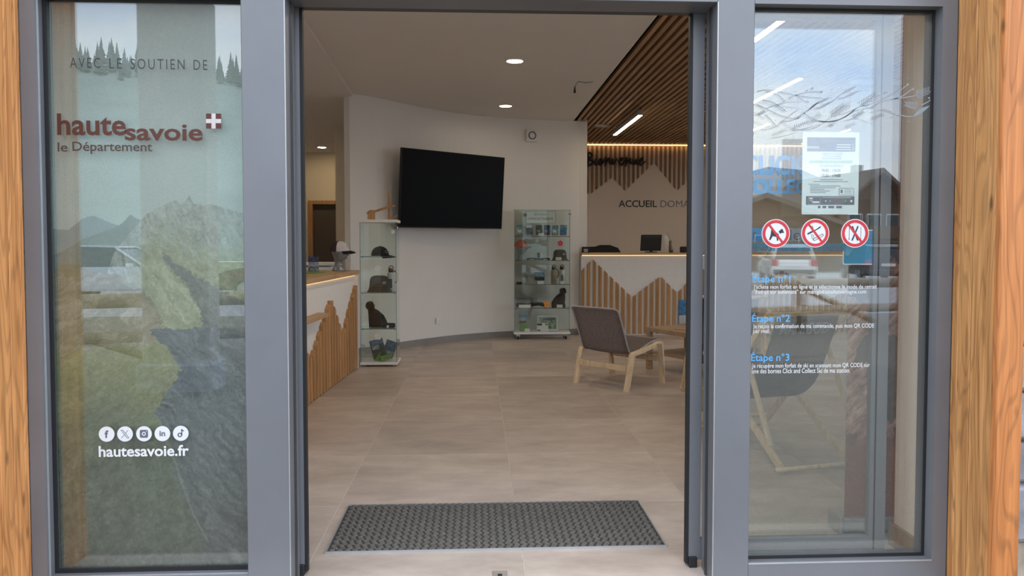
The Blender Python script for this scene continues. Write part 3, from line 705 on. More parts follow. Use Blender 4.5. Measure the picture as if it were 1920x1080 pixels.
# ---- linear lamps under the slats
def linear(x, y0, y1, z, label, group=None):
    t = thing('linear_lamp', label, 'ceiling light', (x, y0, z), 0, group); L = y1-y0
    b = bmx(); bbox(b, -.03, .03, -.02, L+.02, .004, .07, .003); part('housing', b, 'steel', t)
    b = bmx(); box(b, -.026, .026, 0, L, -.002, .004); part('diffuser', b, 'tube', t)
    for yy in (.1, L-.1):
        b = bmx(); tube(b, [(0, yy, .07), (0, yy, 3.125-z)], .004, 6); part('hanger', b, 'steel', t)
linear(2.10, 9.50, 11.25, 2.985, 'slim glowing linear lamp under the slatted ceiling over the reception desk')
linear(2.24, 4.20, 5.98, 2.985, 'slim glowing linear lamp hung closest to the glass front behind the right window')
linear(3.22, 7.30, 9.20, 2.985, 'slim glowing linear lamp seen through the sliding pane above the frosted leaf decoration')
linear(4.02, 10.1, 11.9, 2.985, 'slim linear lamp toward the back beside the jamb, behind the right window')
linear(5.40, 10.35, 12.1, 2.985, 'slim linear lamp deepest in the room, ending just above the posted notice')
linear(5.0, 4.6, 6.6, 2.985, 'slim linear lamp in the far corner by the added daylight windows')
b = bmx(); bbox(b, -.11, .11, -.04, .04, 0, .035, .003); single('wireless_box', b, 'steel', 'flat grey box fixed to the slatted ceiling near the lamp', 'access point', (1.88, 11.15, 3.09))

# ---- lounge chair
ch = thing('lounge_chair', 'low lounge chair with grey sling seat on bent pale wood legs', 'chair', (1.37, 7.064, 0), math.radians(-47.6))
for s in (-1, 1):
    b = bmx(); path = smooth_path([(-.305, 0), (-.262, .16), (-.222, .315), (-.19, .345), (-.10, .355), (.10, .388), (.225, .412), (.265, .395), (.283, .25), (.305, 0)], 3)
    ip = [(p[0], p[1]) for p in [(v.x, v.y) for v in [Vector((q.x, q.y)) for q in path]]]
    off = offset_line(ip, -.030); prism(b, ip+off[::-1], s*.30-.024, s*.30+.024, 'x'); part('leg_frame', b, 'birch', ch)
for nm, y, z in (('rear_stretcher', -.262, .205), ('front_stretcher', .268, .24)):
    b = bmx(); bbox(b, -.276, .276, y-.011, y+.011, z-.028, z+.028, .003); part(nm, b, 'birch', ch)
prof = smooth_path([(0, .285, .425), (0, .15, .412), (0, -.02, .365), (0, -.14, .325), (0, -.205, .345), (0, -.245, .42), (0, -.31, .58), (0, -.37, .71), (0, -.40, .755)], 4)
b = bmx(); nx = 9; G = []
for k, p in enumerate(prof):
    u = k/(len(prof)-1); hw = .272
    if u > .9: hw -= (u-.9)**2*3.5
    sag = .014*math.sin(math.pi*min(1, u*1.1))
    G.append([b.verts.new((hw*(2*i/(nx-1)-1), p.y+sag*(-(2*i/(nx-1)-1)**2+1)*(-1 if u > .5 else 0), p.z-sag*(1-(2*i/(nx-1)-1)**2)*(1 if u < .6 else 0))) for i in range(nx)])
for A, B in zip(G, G[1:]):
    for i in range(nx-1): f = b.faces.new((A[i], A[i+1], B[i+1], B[i])); f.smooth = True
bmesh.ops.solidify(b, geom=list(b.faces), thickness=.008); sl = part('sling_seat', b, 'grey_fabric', ch)
b = bmx(); hwk = lambda k: .272-((max(0, k/(len(prof)-1)-.9))**2*3.5)
loop = [Vector((-hwk(k), p.y, p.z)) for k, p in enumerate(prof)]+[Vector((hwk(k), p.y, p.z)) for k, p in reversed(list(enumerate(prof)))]
tube(b, loop+[loop[0]], .0085, 6, caps=False); part('edge_tube', b, 'grey_piping', ch)

# ---- coffee table
tb = thing('coffee_table', 'low square-legged wooden coffee table with lower shelf in front of the reception desk', 'table', (1.81, 7.86, 0), math.atan2(-.893, .45))
b = bmx(); bbox(b, 0, 1.05, 0, .60, .405, .45, .004); part('tabletop', b, 'table', tb)
for x in (.0, .99):
    for y in (.0, .54):
        b = bmx(); bbox(b, x+.002, x+.058, y+.002, y+.058, 0, .405, .004); part('leg', b, 'table', tb)
b = bmx(); bbox(b, .03, 1.02, .03, .57, .17, .19, .003); part('shelf', b, 'table', tb)
lh = thing('leaflet_stand', 'clear leaflet stand with a blue mountain brochure on the coffee table', 'leaflet holder', (2.285, 8.075, .451), math.radians(8))
b = bmx(); box(b, -.06, .16, .0, .05, 0, .004); box(b, -.06, .16, -.002, 0, 0, .10); box(b, -.06, .16, .05, .053, 0, .22); part('holder', b, 'acrylic', lh)
b = bmx(); box(b, -.05, .15, .01, .03, .005, .27); part('brochure', b, 'sea_card', lh)
b = bmx(); box(b, -.05, .15, .007, .0095, .005, .10); part('cover_panel', b, 'paper2', lh)
b = bmx(); box(b, 0, .21, 0, .297, 0, .006); single('magazine', b, 'oak_x', 'tan magazine lying flat on the coffee table', 'magazine', (2.06, 7.62, .451), math.radians(-50))
# ================================================================== GLASS CABINETS AND THEIR GOODS
def cabinet(name, label, x0, x1, y0, y1, zb, zt, shelves, top, casters):
    t = thing(name, label, 'display cabinet', ((x0+x1)/2, (y0+y1)/2, 0))
    w, d = (x1-x0)/2, (y1-y0)/2; g = .005
    b = bmx(); bbox(b, -w, w, -d, d, zb, zb+.03, .003); part('base', b, 'white', t)
    b = bmx(); bbox(b, -w-.004, w+.004, -d-.004, d+.004, zt-(.03 if top else .008), zt, .002); part('top', b, 'white' if top else 'shelf_glass', t)
    z0, z1 = zb+.03, zt-(.03 if top else .008)
    for nm, q in (('glass_door', (-w+.012, w-.012, -d+.006, -d+.006+g)), ('side_panel', (-w+.006, -w+.006+g, -d+.014, d-.014)), ('side_panel', (w-.006-g, w-.006, -d+.014, d-.014)), ('back_panel', (-w+.012, w-.012, d-.006-g, d-.006))):
        b = bmx(); box(b, q[0], q[1], q[2], q[3], z0+.001, z1-.001); p = part(nm, b, 'vitrine', t)
        if nm == 'glass_door':
            b = bmx(); box(b, -w+.009, -w+.012, -d+.004, -d+.014, z0, z1); box(b, w-.012, w-.009, -d+.004, -d+.014, z0, z1); part('edge_seal', b, 'frame_dark', p)
            b = bmx(); bbox(b, w-.03, w+.012, -d-.006, -d+.016, z1-.07, z1-.045, .003); part('lock', b, 'chrome', p)
    for z in shelves:
        b = bmx(); box(b, -w+.016, w-.016, -d+.018, d-.018, z-.006, z); s = part('shelf', b, 'shelf_glass', t)
        b = bmx(); box(b, -w+.014, w-.014, -d+.0145, -d+.0178, z-.007, z+.001); part('shelf_edge', b, 'ink_grey', s)
        for xx in (-w+.03, w-.03):
            b = bmx(); lathe(b, [(0, -.006), (.007, -.006), (.007, .0), (0, .0)], 8, (xx, -d+.03, z-.010), axis='z'); part('shelf_stud', b, 'chrome', s)
    for sx in (-1, 1):
        for sy in (-1, 1):
            if casters:
                b = bmx(); xx, yy = sx*(w-.06), sy*(d-.06)
                prism(b, [(xx-.035, zb-.001), (xx+.035, zb-.001), (xx+.012, zb-.05), (xx-.012, zb-.05)], yy-.02, yy+.02, 'y'); part('caster_fork', b, 'steel', t)
                b = bmx(); lathe(b, [(0, -.012), (.028, -.012), (.028, .012), (0, .012)], 14, (xx, yy, .029), axis='x'); part('caster_wheel', b, 'black', t)
            else:
                b = bmx(); lathe(b, [(0, 0), (.018, 0), (.02, zb), (0, zb)], 12, (sx*(w-.05), sy*(d-.05), 0)); part('foot', b, 'steel', t)
    return t
c1 = cabinet('glass_cabinet', 'tall narrow glass cabinet with white top and base beside the service counter', -1.275, -.868, 8.105, 8.46, .02, 1.605, (1.205, .812, .416), True, False)
c2 = cabinet('glass_cabinet', 'wide glass cabinet on casters against the curved wall near reception', .515, 1.305, 10.27, 10.555, .075, 1.812, (1.443, 1.106, .772, .440), False, True)

def flower(b, cx, cz, r, Y, mi=0):
    for k in range(5):
        a = math.pi/2+k*2*math.pi/5; disc(b, cx+r*.6*math.cos(a), cz+r*.6*math.sin(a), r*.38, Y, .001, 12, mi)
    disc(b, cx, cz, r*.22, Y-.0005, .001, 10, mi)
def sticker(name, label, px, py, r, Y, mat, star=False):
    p = at_y(px, py, Y); b = bmx()
    if star:
        for k in range(8):
            a = k*math.pi/4; bar_xz(b, (0, 0), (r*math.cos(a), r*math.sin(a)), r*.3, 0, .001)
        disc(b, 0, 0, r*.35, -.0008, .0008, 10)
    else: flower(b, 0, 0, r, 0)
    single(name, b, mat, label, 'sticker', p)
sticker('flower_sticker', 'white flower sticker low on the narrow glass cabinet above a green card', 708.5, 631, .042, 8.109, 'white_print')
sticker('flower_sticker', 'white flower sticker in the middle of the narrow cabinet below the black cap', 708, 502.5, .035, 8.109, 'white_print')
sticker('star_sticker', 'pale star sticker near the top of the narrow glass cabinet', 737, 435, .025, 8.109, 'white_print', True)
sticker('flower_sticker', 'dark red flower sticker on the wide cabinet above the brown hat', 1050.5, 456, .04, 10.274, 'red')
sticker('flower_sticker', 'orange flower sticker on the wide cabinet over the coiled dark belt', 1025.5, 570, .05, 10.274, 'orange')
sticker('star_sticker', 'grey star sticker beside the sign in the wide cabinet', 984.5, 403, .03, 10.274, 'ink_grey', True)

def head(t, mat='silver_head', s=1.0):
    """display head facing +x"""
    b = bmx()
    rings(b, [(-.01*s, 0, 0, .075*s, .085*s), (-.01*s, 0, .02*s, .07*s, .075*s), (-.012*s, 0, .05*s, .045*s, .048*s), (-.014*s, 0, .10*s, .040*s, .042*s), (-.006*s, 0, .118*s, .055*s, .048*s),
              (.008*s, 0, .135*s, .068*s, .055*s), (.006*s, 0, .165*s, .078*s, .064*s), (.002*s, 0, .195*s, .084*s, .070*s), (-.004*s, 0, .225*s, .088*s, .073*s), (-.01*s, 0, .255*s, .084*s, .07*s), (-.014*s, 0, .28*s, .062*s, .054*s), (-.016*s, 0, .295*s, .02*s, .02*s)], 20)
    part('head_form', b, mat, t)
    b = bmx(); rings(b, [(.086*s, 0, .168*s, .012*s, .013*s), (.092*s, 0, .176*s, .015*s, .012*s), (.088*s, 0, .20*s, .008*s, .007*s), (.08*s, 0, .215*s, .006*s, .006*s)], 8); part('nose', b, mat, t)
    b = bmx(); rings(b, [(.074*s, 0, .143*s, .008*s, .018*s), (.077*s, 0, .148*s, .010*s, .02*s), (.075*s, 0, .155*s, .007*s, .016*s)], 10); part('lips', b, mat, t)
    for sy in (-1, 1):
        b = bmx(); rings(b, [(.066*s, sy*.032*s, .200*s, .006*s, .012*s), (.072*s, sy*.032*s, .207*s, .008*s, .015*s), (.068*s, sy*.032*s, .214*s, .006*s, .012*s)], 8); part('eye', b, mat, t)
        b = bmx(); rings(b, [(-.01*s, sy*.072*s, .175*s, .010*s, .006*s), (-.012*s, sy*.078*s, .20*s, .018*s, .008*s), (-.012*s, sy*.074*s, .22*s, .012*s, .006*s)], 8); part('ear', b, mat, t)
def cap(t, z, crown, front, brim, s=1.0, cx=-.006):
    """baseball cap on +x facing wearer"""
    b = bmx(); n = 20; m = 7; G = []
    for k in range(m+1):
        a = math.pi/2*k/m
        G.append([b.verts.new((cx+(.100*s)*math.cos(a)*math.cos(2*math.pi*j/n), .088*s*math.cos(a)*math.sin(2*math.pi*j/n), z+(.105*s)*math.sin(a)**.85)) for j in range(n)] if k < m else [b.verts.new((cx, 0, z+.105*s))])
    for A, B in zip(G, G[1:]):
        for j in range(n):
            q = list(dict.fromkeys([A[j], A[(j+1) % n], B[(j+1) % len(B)] if len(B) > 1 else B[0], B[j % len(B)]]))
            f = b.faces.new(q); f.smooth = True
            ang = (j+.5)*2*math.pi/n; f.material_index = 1 if math.cos(ang) > .15 else 0
    part('crown', b, [crown, front], t)
    b = bmx(); T = []
    for r_, dz in ((0, 0), (.35, .004), (.7, -.002), (1, -.016)):
        T.append([b.verts.new((cx+(.086*s+r_*.085*s*math.cos(a))*math.cos(a) if False else cx+.082*s*math.cos(a)+r_*.090*s*math.cos(a)**.6, (.080*s+r_*.004)*math.sin(a), z+.004+dz*s-.018*s*math.sin(a)**2*r_)) for a in [math.radians(q) for q in range(-72, 73, 12)]])
    for A, B in zip(T, T[1:]):
        for j in range(len(A)-1): f = b.faces.new((A[j], A[j+1], B[j+1], B[j])); f.smooth = True
    bmesh.ops.solidify(b, geom=list(b.faces), thickness=.004); part('brim', b, brim, t)
    b = bmx(); lathe(b, [(0, .006), (.007*s, .004), (.008*s, 0)], 10, (cx, 0, z+.104*s)); part('button', b, crown, t)
mh = thing('mannequin_head', 'silver mannequin head on the oak counter end, looking toward the glass cabinet', 'mannequin head', (-1.432, 7.83, 1.058), math.radians(-8)); head(mh, s=.96)
cp = thing('baseball_cap', 'pale pink and aubergine cap worn by the silver head on the counter', 'cap', (-1.432, 7.83, 1.058), math.radians(-8)); cap(cp, .205, 'aubergine', 'cream_cloth', 'aubergine', 1.06)
b = bmx(); ring_flat(b, 0, 0, .016, .021, 0, .002, 20); e = part('emblem', b, 'ink_soft', cp); e.location = (.092, -.012, .265); e.rotation_euler = (0, 0, math.radians(70))
# goods in the narrow cabinet
k1 = thing('baseball_cap', 'black cap on the top shelf of the narrow glass cabinet', 'cap', (-1.06, 8.24, 1.206), math.radians(-18)); cap(k1, .004, 'black_fabric', 'black_fabric', 'black_fabric', 1.0)
b = bmx(); ring_flat(b, 0, 0, .014, .018, 0, .002, 18); e = part('emblem', b, 'ink_soft', k1); e.location = (.083, -.03, .05); e.rotation_euler = (math.radians(-20), 0, math.radians(60))
def bell_hat(name, label, loc, s, mat):
    t = thing(name, label, 'hat', loc)
    b = bmx(); lathe(b, [(.150*s, 0), (.135*s, .02*s), (.122*s, .06*s), (.118*s, .11*s), (.112*s, .15*s), (.095*s, .178*s), (.06*s, .19*s), (0, .192*s)], 24, sy=.7); part('crown', b, mat, t)
    b = bmx(); lathe(b, [(.1245*s, .045*s), (.127*s, .05*s), (.124*s, .056*s)], 24, sy=.7); part('band', b, 'ink', t)
    b = bmx(); box(b, .045*s, .085*s, -.084*s, -.072*s, .095*s, .125*s); part('label_tag', b, 'ink_soft', t)
bell_hat('bucket_hat', 'brown felt bell-shaped hat on the middle shelf of the narrow cabinet', (-1.075, 8.25, .813), .93, 'brown_felt')
def bottle(label, loc, h, body, cap_m, clip=False):
    t = thing('water_bottle', label, 'bottle', loc); r_ = .036*h/.24
    b = bmx(); lathe(b, [(0, 0), (r_, .0), (r_*1.02, .01), (r_*1.02, h*.68), (r_*.85, h*.75), (r_*.6, h*.78), (0, h*.78)], 16); part('body', b, body, t)
    b = bmx(); lathe(b, [(0, h*.78), (r_*.72, h*.78), (r_*.72, h*.93), (r_*.4, h*.95), (0, h*.95)], 14); part('cap', b, cap_m, t)
    b = bmx(); tube(b, smooth_path([(-r_*.6, 0, h*.92), (-r_*.3, 0, h*1.02), (r_*.4, 0, h*1.03), (r_*.75, 0, h*.93)], 3), .006, 6); part('loop', b, cap_m, t)
    b = bmx(); box(b, -r_*.5, r_*.4, -r_*1.06, -r_*.95, h*.12, h*.5); part('print', b, 'ink_grey', t)
    if clip:
        b = bmx(); tube(b, smooth_path([(r_*.8, 0, h*.85), (r_*1.7, 0, h*.7), (r_*1.6, 0, h*.4), (r_*1.1, 0, h*.35)], 3), .007, 6); part('strap', b, 'bronze', t)
bottle('bronze-capped clear bottle behind the brown hat in the narrow cabinet', (-.965, 8.395, .813), .27, 'clear', 'bronze', True)
def pompom(t, c, r, mat='fur', n=260):
    b = bmx(); lathe(b, [(0, -r*.8), (r*.55, -r*.55), (r*.8, 0), (r*.55, r*.55), (0, r*.8)], 12, c)
    for k in range(n):
        d = Vector((R.gauss(0, 1), R.gauss(0, 1), R.gauss(0, 1))).normalized(); p = Vector(c)+d*r*.7; q = Vector(c)+d*r*R.uniform(.95, 1.12)
        s = d.orthogonal().normalized()*r*.09; s2 = d.cross(s)
        v = [b.verts.new(x) for x in (p+s, p-s*.5+s2, p-s*.5-s2, q)]
        for f in ((0, 1, 3), (1, 2, 3), (2, 0, 3)): b.faces.new([v[i] for i in f])
    part('pompom', b, mat, t)
def beanie(label, loc, rz, s, lean):
    t = thing('beanie', label, 'beanie', loc, rz)
    b = bmx(); rings(b, [(0, 0, 0, .085*s, .07*s), (0, 0, .02*s, .098*s, .08*s), (-.005*s, 0, .07*s, .100*s, .08*s), (lean*.3, 0, .13*s, .085*s, .07*s), (lean*.7, 0, .18*s, .06*s, .05*s), (lean, 0, .21*s, .03*s, .03*s)], 20); part('knit_body', b, 'black_fabric', t)
    pompom(t, (lean*1.15, 0, .235*s), .055*s)
    b = bmx(); rings(b, [(0, 0, .001, .101*s, .084*s), (0, 0, .05*s, .104*s, .085*s)], 20); part('cuff', b, 'black_fabric', t)
beanie('black knit beanie with brown fur pompom on the third shelf of the narrow cabinet', (-1.10, 8.30, .417), 0, 1.0, -.075)
b = bmx(); bbox(b, -.075, .075, -.025, .025, 0, .055, .02, 3); hb = single('headband', b, 'black_fabric', 'black folded headband beside the pompom beanie in the narrow cabinet', 'headband', (-.972, 8.185, .417))
b = bmx(); prism(b, [(-.02, .01), (.0, .0), (.012, .03), (-.01, .035)], -.034, -.0315, 'y'); part('price_tag', b, 'white', hb)
def board(name, label, cat, loc, w, h, mat, lean=-.25, rz=0, strips=(), tilt=0):
    """a printed card propped up, leaning back"""
    t = thing(name, label, cat, loc, rz); t.rotation_euler = (lean, tilt, rz)
    b = bmx(); box(b, -w/2, w/2, 0, .004, 0, h); part('sheet', b, mat, t)
    for nm, x0, x1, z0, z1, m in strips:
        b = bmx(); box(b, x0*w, x1*w, -.0012, -.0002, z0*h, z1*h); part(nm, b, m, t)
    return t
board('photo_card', 'blue-grey photo booklet propped at the bottom of the narrow cabinet', 'booklet', (-1.07, 8.26, .072), .15, .215, 'dark_card', -.3, math.radians(12), [('sky_strip', -.48, .48, .72, .98, 'blue_card'), ('snow_patch', -.4, .1, .5, .7, 'grey_card')], math.radians(-14))
board('photo_card', 'pale blue photo booklet standing behind the darker one in the narrow cabinet', 'booklet', (-1.01, 8.33, .072), .13, .19, 'blue_card', -.2, math.radians(-15), [('snow_patch', -.3, .4, .1, .4, 'grey_card')], math.radians(16))
b = bmx(); box(b, -.055, .055, -.035, .035, 0, .05)
gc = single('green_card_box', b, 'green_card', 'bright green card pack lying tilted at the bottom of the narrow cabinet', 'card pack', (-1.0, 8.19, .06), math.radians(14)); gc.rotation_euler = (0, math.radians(-14), math.radians(14)); gc.location.z = .066
b = bmx(); box(b, -.03, .03, -.0355, -.0352, .02, .035); part('print', b, 'ink_grey', gc)
b = bmx(); prism(b, [(-.05, 0), (.04, 0), (.01, .10)], 0, .004, 'y'); single('green_leaflet', b, 'green_card', 'small dark green leaflet propped left of the bright green card pack', 'leaflet', (-1.08, 8.19, .052), math.radians(-10))
# wooden model on top of the narrow cabinet
wm = thing('wooden_model', 'small wooden model with box, slanting arm and upright stick on the narrow cabinet', 'model', (-1.08, 8.27, 1.606))
q = lambda x, y: at_y(x, y, 8.27)-Vector((-1.08, 8.27, 1.606))
b = bmx(); a0, a1 = q(690, 410), q(702.5, 396); bbox(b, a0.x, a1.x, -.04, .04, 0, a1.z, .003); part('box', b, 'oak_z', wm)
b = bmx(); prism(b, [(q(687, 401).x, q(687, 401).z), (q(694, 401).x, q(694, 401).z), (q(704, 394).x, q(704, 394).z), (q(694, 394).x, q(694, 394).z)], -.045, .045, 'y'); part('roof', b, 'oak_z', wm)
b = bmx(); p, r_ = q(698, 398), q(742, 386); prism(b, [(p.x, p.z-.012), (r_.x, r_.z-.002), (r_.x, r_.z+.006), (q(730, 387).x, q(730, 387).z+.012), (p.x, p.z+.012)], -.012, .012, 'y'); part('arm', b, 'oak_z', wm)
b = bmx(); p = q(729, 357); bbox(b, p.x-.012, p.x+.012, .013, .033, 0, p.z, .002); part('upright', b, 'oak_z', wm)
b = bmx(); tube(b, [q(733, 411)+Vector((0, .02, .006)), q(744, 404)+Vector((0, .02, 0))], .006, 6); part('prop', b, 'oak_z', wm)
# on the oak counter
ls = thing('leaflet_stand', 'clear leaflet stand with mountain flyer on the oak counter beside the silver head', 'leaflet holder', (-1.66, 7.62, 1.058), math.radians(6))
b = bmx(); box(b, -.056, .056, -.03, .03, 0, .003); box(b, -.056, .056, .008, .011, .003, .16); box(b, -.056, .056, -.012, -.01, .003, .06); part('holder', b, 'acrylic', ls)
b = bmx(); box(b, -.05, .05, .0, .006, .004, .155); part('flyer', b, 'grey_card', ls)
b = bmx(); box(b, -.05, .05, -.0015, -.0002, .10, .155); part('sky_strip', b, 'navy_card', ls)
pr = thing('printer', 'white office printer with black slot behind the oak counter', 'printer', (-1.98, 8.75, .78))
b = bmx(); bbox(b, -.22, .30, -.18, .18, 0, .30, .02, 2); part('body', b, 'white', pr)
b = bmx(); box(b, -.06, .11, -.183, -.179, .16, .26); part('slot', b, 'black', pr)
b = bmx(); bbox(b, -.26, .34, -.2, .2, .31, .345, .01); part('lid', b, 'white', pr)
b = bmx(); bbox(b, -2.5, -1.64, 8.5, 9.0, .73, .775, .004); dk = single('office_desk', b, 'white', 'white side desk behind the service counter carrying the printer', 'desk')
for x in (-2.46, -1.70):
    for y in (8.54, 8.94):
        b = bmx(); box(b, x, x+.03, y, y+.03, 0, .73); part('leg', b, 'steel', dk)
b = bmx(); box(b, -.15, .15, -.105, .105, 0, .004); single('leaflet_sheet', b, 'green_card', 'dark green leaflet lying flat on the oak counter before the flyer stand', 'leaflet', (-1.62, 7.30, 1.0585), math.radians(80))
b = bmx(); bbox(b, -.09, .09, -.12, .12, 0, .03, .004); single('desk_tray', b, 'black', 'small black tray on the near stretch of the oak counter', 'tray', (-1.72, 6.60, 1.0585), math.radians(10))

# goods in the wide cabinet
CYF = 10.40
def cx(px, z): return at_y(px, 454-(z-1.36)*1390/CYF, CYF).x
sg = thing('cabinet_sign', 'framed white sign with two lines of lettering in the top of the wide cabinet', 'sign', (cx(1014, 1.7), 10.36, 1.444))
a0, a1 = at_y(987, 418, 10.36), at_y(1041, 394.5, 10.36); hw = (a1.x-a0.x)/2
b = bmx(); box(b, -hw, hw, 0, .004, a0.z-1.444, a1.z-1.452); part('sheet', b, 'paper2', sg)
b = bmx(); rect_frame(b, -hw-.006, hw+.006, a0.z-1.45, a1.z-1.450, -.004, .006, .006, .006, .006, .006); part('frame', b, 'ink_soft', sg)
b = bmx()
for sx in (-1, 1): tube(b, [(sx*hw*.6, .006, a0.z-1.445), (sx*hw*.6, .03, 0.003)], .003, 5)
part('prop', b, 'steel', sg)
text_px('lettering', 'BOUTIQUE', 1001.5, 1024.5, 400, 404.5, 10.358, 'ink_grey', sg)
text_px('lettering', "OFFICE DE TOURISME", 990.5, 1037, 408, 412.5, 10.358, 'ink_grey', sg)
cards = [(975, 'grey_card', 'greenish mountain'), (993, 'dark_card', 'brown village'), (1011.5, 'dark_card', 'dark forest'), (1026, 'navy_card', 'navy night'), (1041, 'ice_card', 'black and ice-white'), (1056, 'sea_card', 'sea-blue')]
for i, (px, m, nm) in enumerate(cards):
    t = board('postcard', '%s postcard on a small easel, top shelf of the wide cabinet' % nm, 'postcard', (cx(px, 1.5), 10.42, 1.462), .095, .142, m, -.18, R.uniform(-.15, .15),
              [('sky_strip', -.48, .48, .72, .98, ['ice_card', 'paper2', 'dark_card', 'navy_card', 'ice_card', 'ice_card'][i]), ('patch', -.35, .2, .25, .5, ['paper2', 'brown_felt', 'map_card', 'ink_slate', 'paper2', 'sea_card'][i])], math.radians(4 if i == 5 else 0))
    b = bmx(); tube(b, [(-.035, -.012, -.018), (-.03, .004, .03)], .0028, 5); tube(b, [(.035, -.012, -.018), (.03, .004, .03)], .0028, 5); tube(b, [(-.04, -.010, .0), (.04, -.010, .0)], .0028, 5); tube(b, [(0, .05, -.008), (0, .006, .06)], .0028, 5); part('easel', b, 'coral', t)
def price_card(label, px, z, w, mat='paper2', y=10.33, h=.042):
    b = bmx(); prism(b, [(y, z+.0005), (y+.012, z+h), (y+.0135, z+h), (y+.0015, z+.0005)], -w/2, w/2, 'x')
    o = single('price_card', b, mat, label, 'price card'); o.location = (cx(px, z), 0, 0)
price_card('white price card in front of the postcards', 1014, 1.444, .08)
price_card('white price card leaning on the brown hat of the wide cabinet', 1046.5, 1.107, .082)
price_card('white price card under the two bottles', 1054, .773, .07)
price_card('white price card before the small framed picture', 1013, .773, .085)
price_card('white card with black symbols in front of the dark belt', 983.5, .441, .17)
price_card('white price card before the black pompom hat in the wide cabinet', 1048.5, .441, .082)
price_card('white price card below the green alpine booklet', 988, .106, .075)
m2 = thing('mannequin_head', 'silver mannequin head inside the wide glass cabinet under a coral cap', 'mannequin head', (cx(978, 1.2), 10.42, 1.107), math.radians(-4)); head(m2, s=.88)
c3 = thing('baseball_cap', 'coral red cap on the silver head inside the wide cabinet', 'cap', (cx(978, 1.2), 10.42, 1.107), math.radians(-4)); cap(c3, .188, 'coral', 'coral', 'coral', .92)
c4 = thing('baseball_cap', 'pale cap with black stripe and black brim on the second shelf of the wide cabinet', 'cap', (cx(1010, 1.13), 10.45, 1.107), math.radians(-90)); cap(c4, .022, 'cream_cloth', 'cream_cloth', 'black_fabric', .86)
b = bmx(); bbox(b, .045, .086, -.022, .018, .025, .108, .012, 2); part('front_stripe', b, 'black_fabric', c4)
b = bmx(); tube(b, smooth_path([(.02, -.16, .012), (.08, -.085, .026), (.10, 0, .016), (.08, .085, .026), (.02, .16, .012)], 4), [.012]*17, 6); part('brim_edge', b, 'black_fabric', c4)
bell_hat('bucket_hat', 'brown felt bell-shaped hat on the second shelf of the wide cabinet', (cx(1050, 1.15), 10.42, 1.107), .78, 'brown_felt')
fp = board('framed_picture', 'small framed picture of blue sky over dark ridge in the wide cabinet', 'picture', (cx(1012, .82), 10.42, .774+.045), .14, .115, 'navy_card', -.12, 0, [('sky_strip', -.46, .46, .45, .9, 'ice_card'), ('ridge', -.46, .46, .05, .35, 'black')])
b = bmx(); tube(b, [(-.05, .0, -.042), (-.05, .0, .01)], .003, 5); tube(b, [(.05, 0, -.042), (.05, .0, .01)], .003, 5); part('easel', b, 'steel', fp)
bottle('amber bottle with black cap in the wide cabinet', (cx(1038.5, .9), 10.42, .773), .255, 'amber', 'black', True)
bottle('clear bottle with black cap in the wide cabinet', (cx(1054, .9), 10.42, .773), .255, 'clear', 'black')
gl = thing('wine_glass', 'thin clear glass on the third shelf of the wide cabinet', 'glass', (cx(987, .85), 10.42, .773))
b = bmx(); lathe(b, [(.03, 0), (.004, .006), (.004, .07), (.028, .10), (.032, .13), (.026, .165)], 16); part('bowl', b, 'acrylic', gl)
b = bmx(); bbox(b, -.04, .04, -.02, .02, 0, .03, .008, 2); kk = single('key_ring', b, 'black', 'small black keyring lying left on the third shelf of the wide cabinet', 'keyring', (cx(973, .79), 10.36, .773))
b = bmx(); tube(b, [(.04, 0, .012), (.06, -.01, .008), (.075, 0, .006)], .004, 6); part('ring', b, 'chrome', kk)
bl = thing('belt', 'dark belt coiled along the fourth shelf of the wide cabinet', 'belt', (cx(998, .47), 10.42, .441))
b = bmx(); tube(b, smooth_path([(-.22, 0, .03), (-.15, .02, .035), (-.05, 0, .03), (.03, .03, .045), (.10, 0, .05), (.16, .02, .035), (.20, -.01, .03)], 4), [.028]*25, 8); part('strap', b, 'black_fabric', bl)
b = bmx(); box(b, -.22, .08, .055, .058, .06, .13); part('backing_card', b, 'acrylic', bl)
beanie('black knit hat with fur pompom on the fourth shelf of the wide cabinet', (cx(1047.5, .55), 10.43, .441), 0, .96, .055)
board('alpine_booklet', 'tall booklet with green meadow and peak at the bottom of the wide cabinet', 'booklet', (cx(981.5, .2), 10.40, .107), .11, .235, 'green_card', -.1, 0, [('sky_strip', -.5, .5, .80, .995, 'sea_card'), ('peak', -.5, .5, .45, .80, 'grey_card'), ('rock', -.5, .3, .48, .62, 'brown_felt')])
mp = board('relief_map', 'pale panoramic map sheet leaning at the bottom of the wide cabinet', 'map', (cx(1028, .2), 10.47, .107), .29, .205, 'paper2', -.15, 0, [('map_print', -.44, .44, .08, .92, 'map_card'), ('river', -.2, .4, .7, .82, 'ink_slate')])
board('gift_voucher', 'white card with black corner in front of the panoramic map', 'card', (cx(1017, .15), 10.36, .107), .16, .115, 'paper2', -.15, 0, [('dark_corner', -.48, -.05, .70, .96, 'ink'), ('logo', .25, .45, .75, .9, 'ink'), ('lower_corner', -.48, -.2, .04, .2, 'ink')])
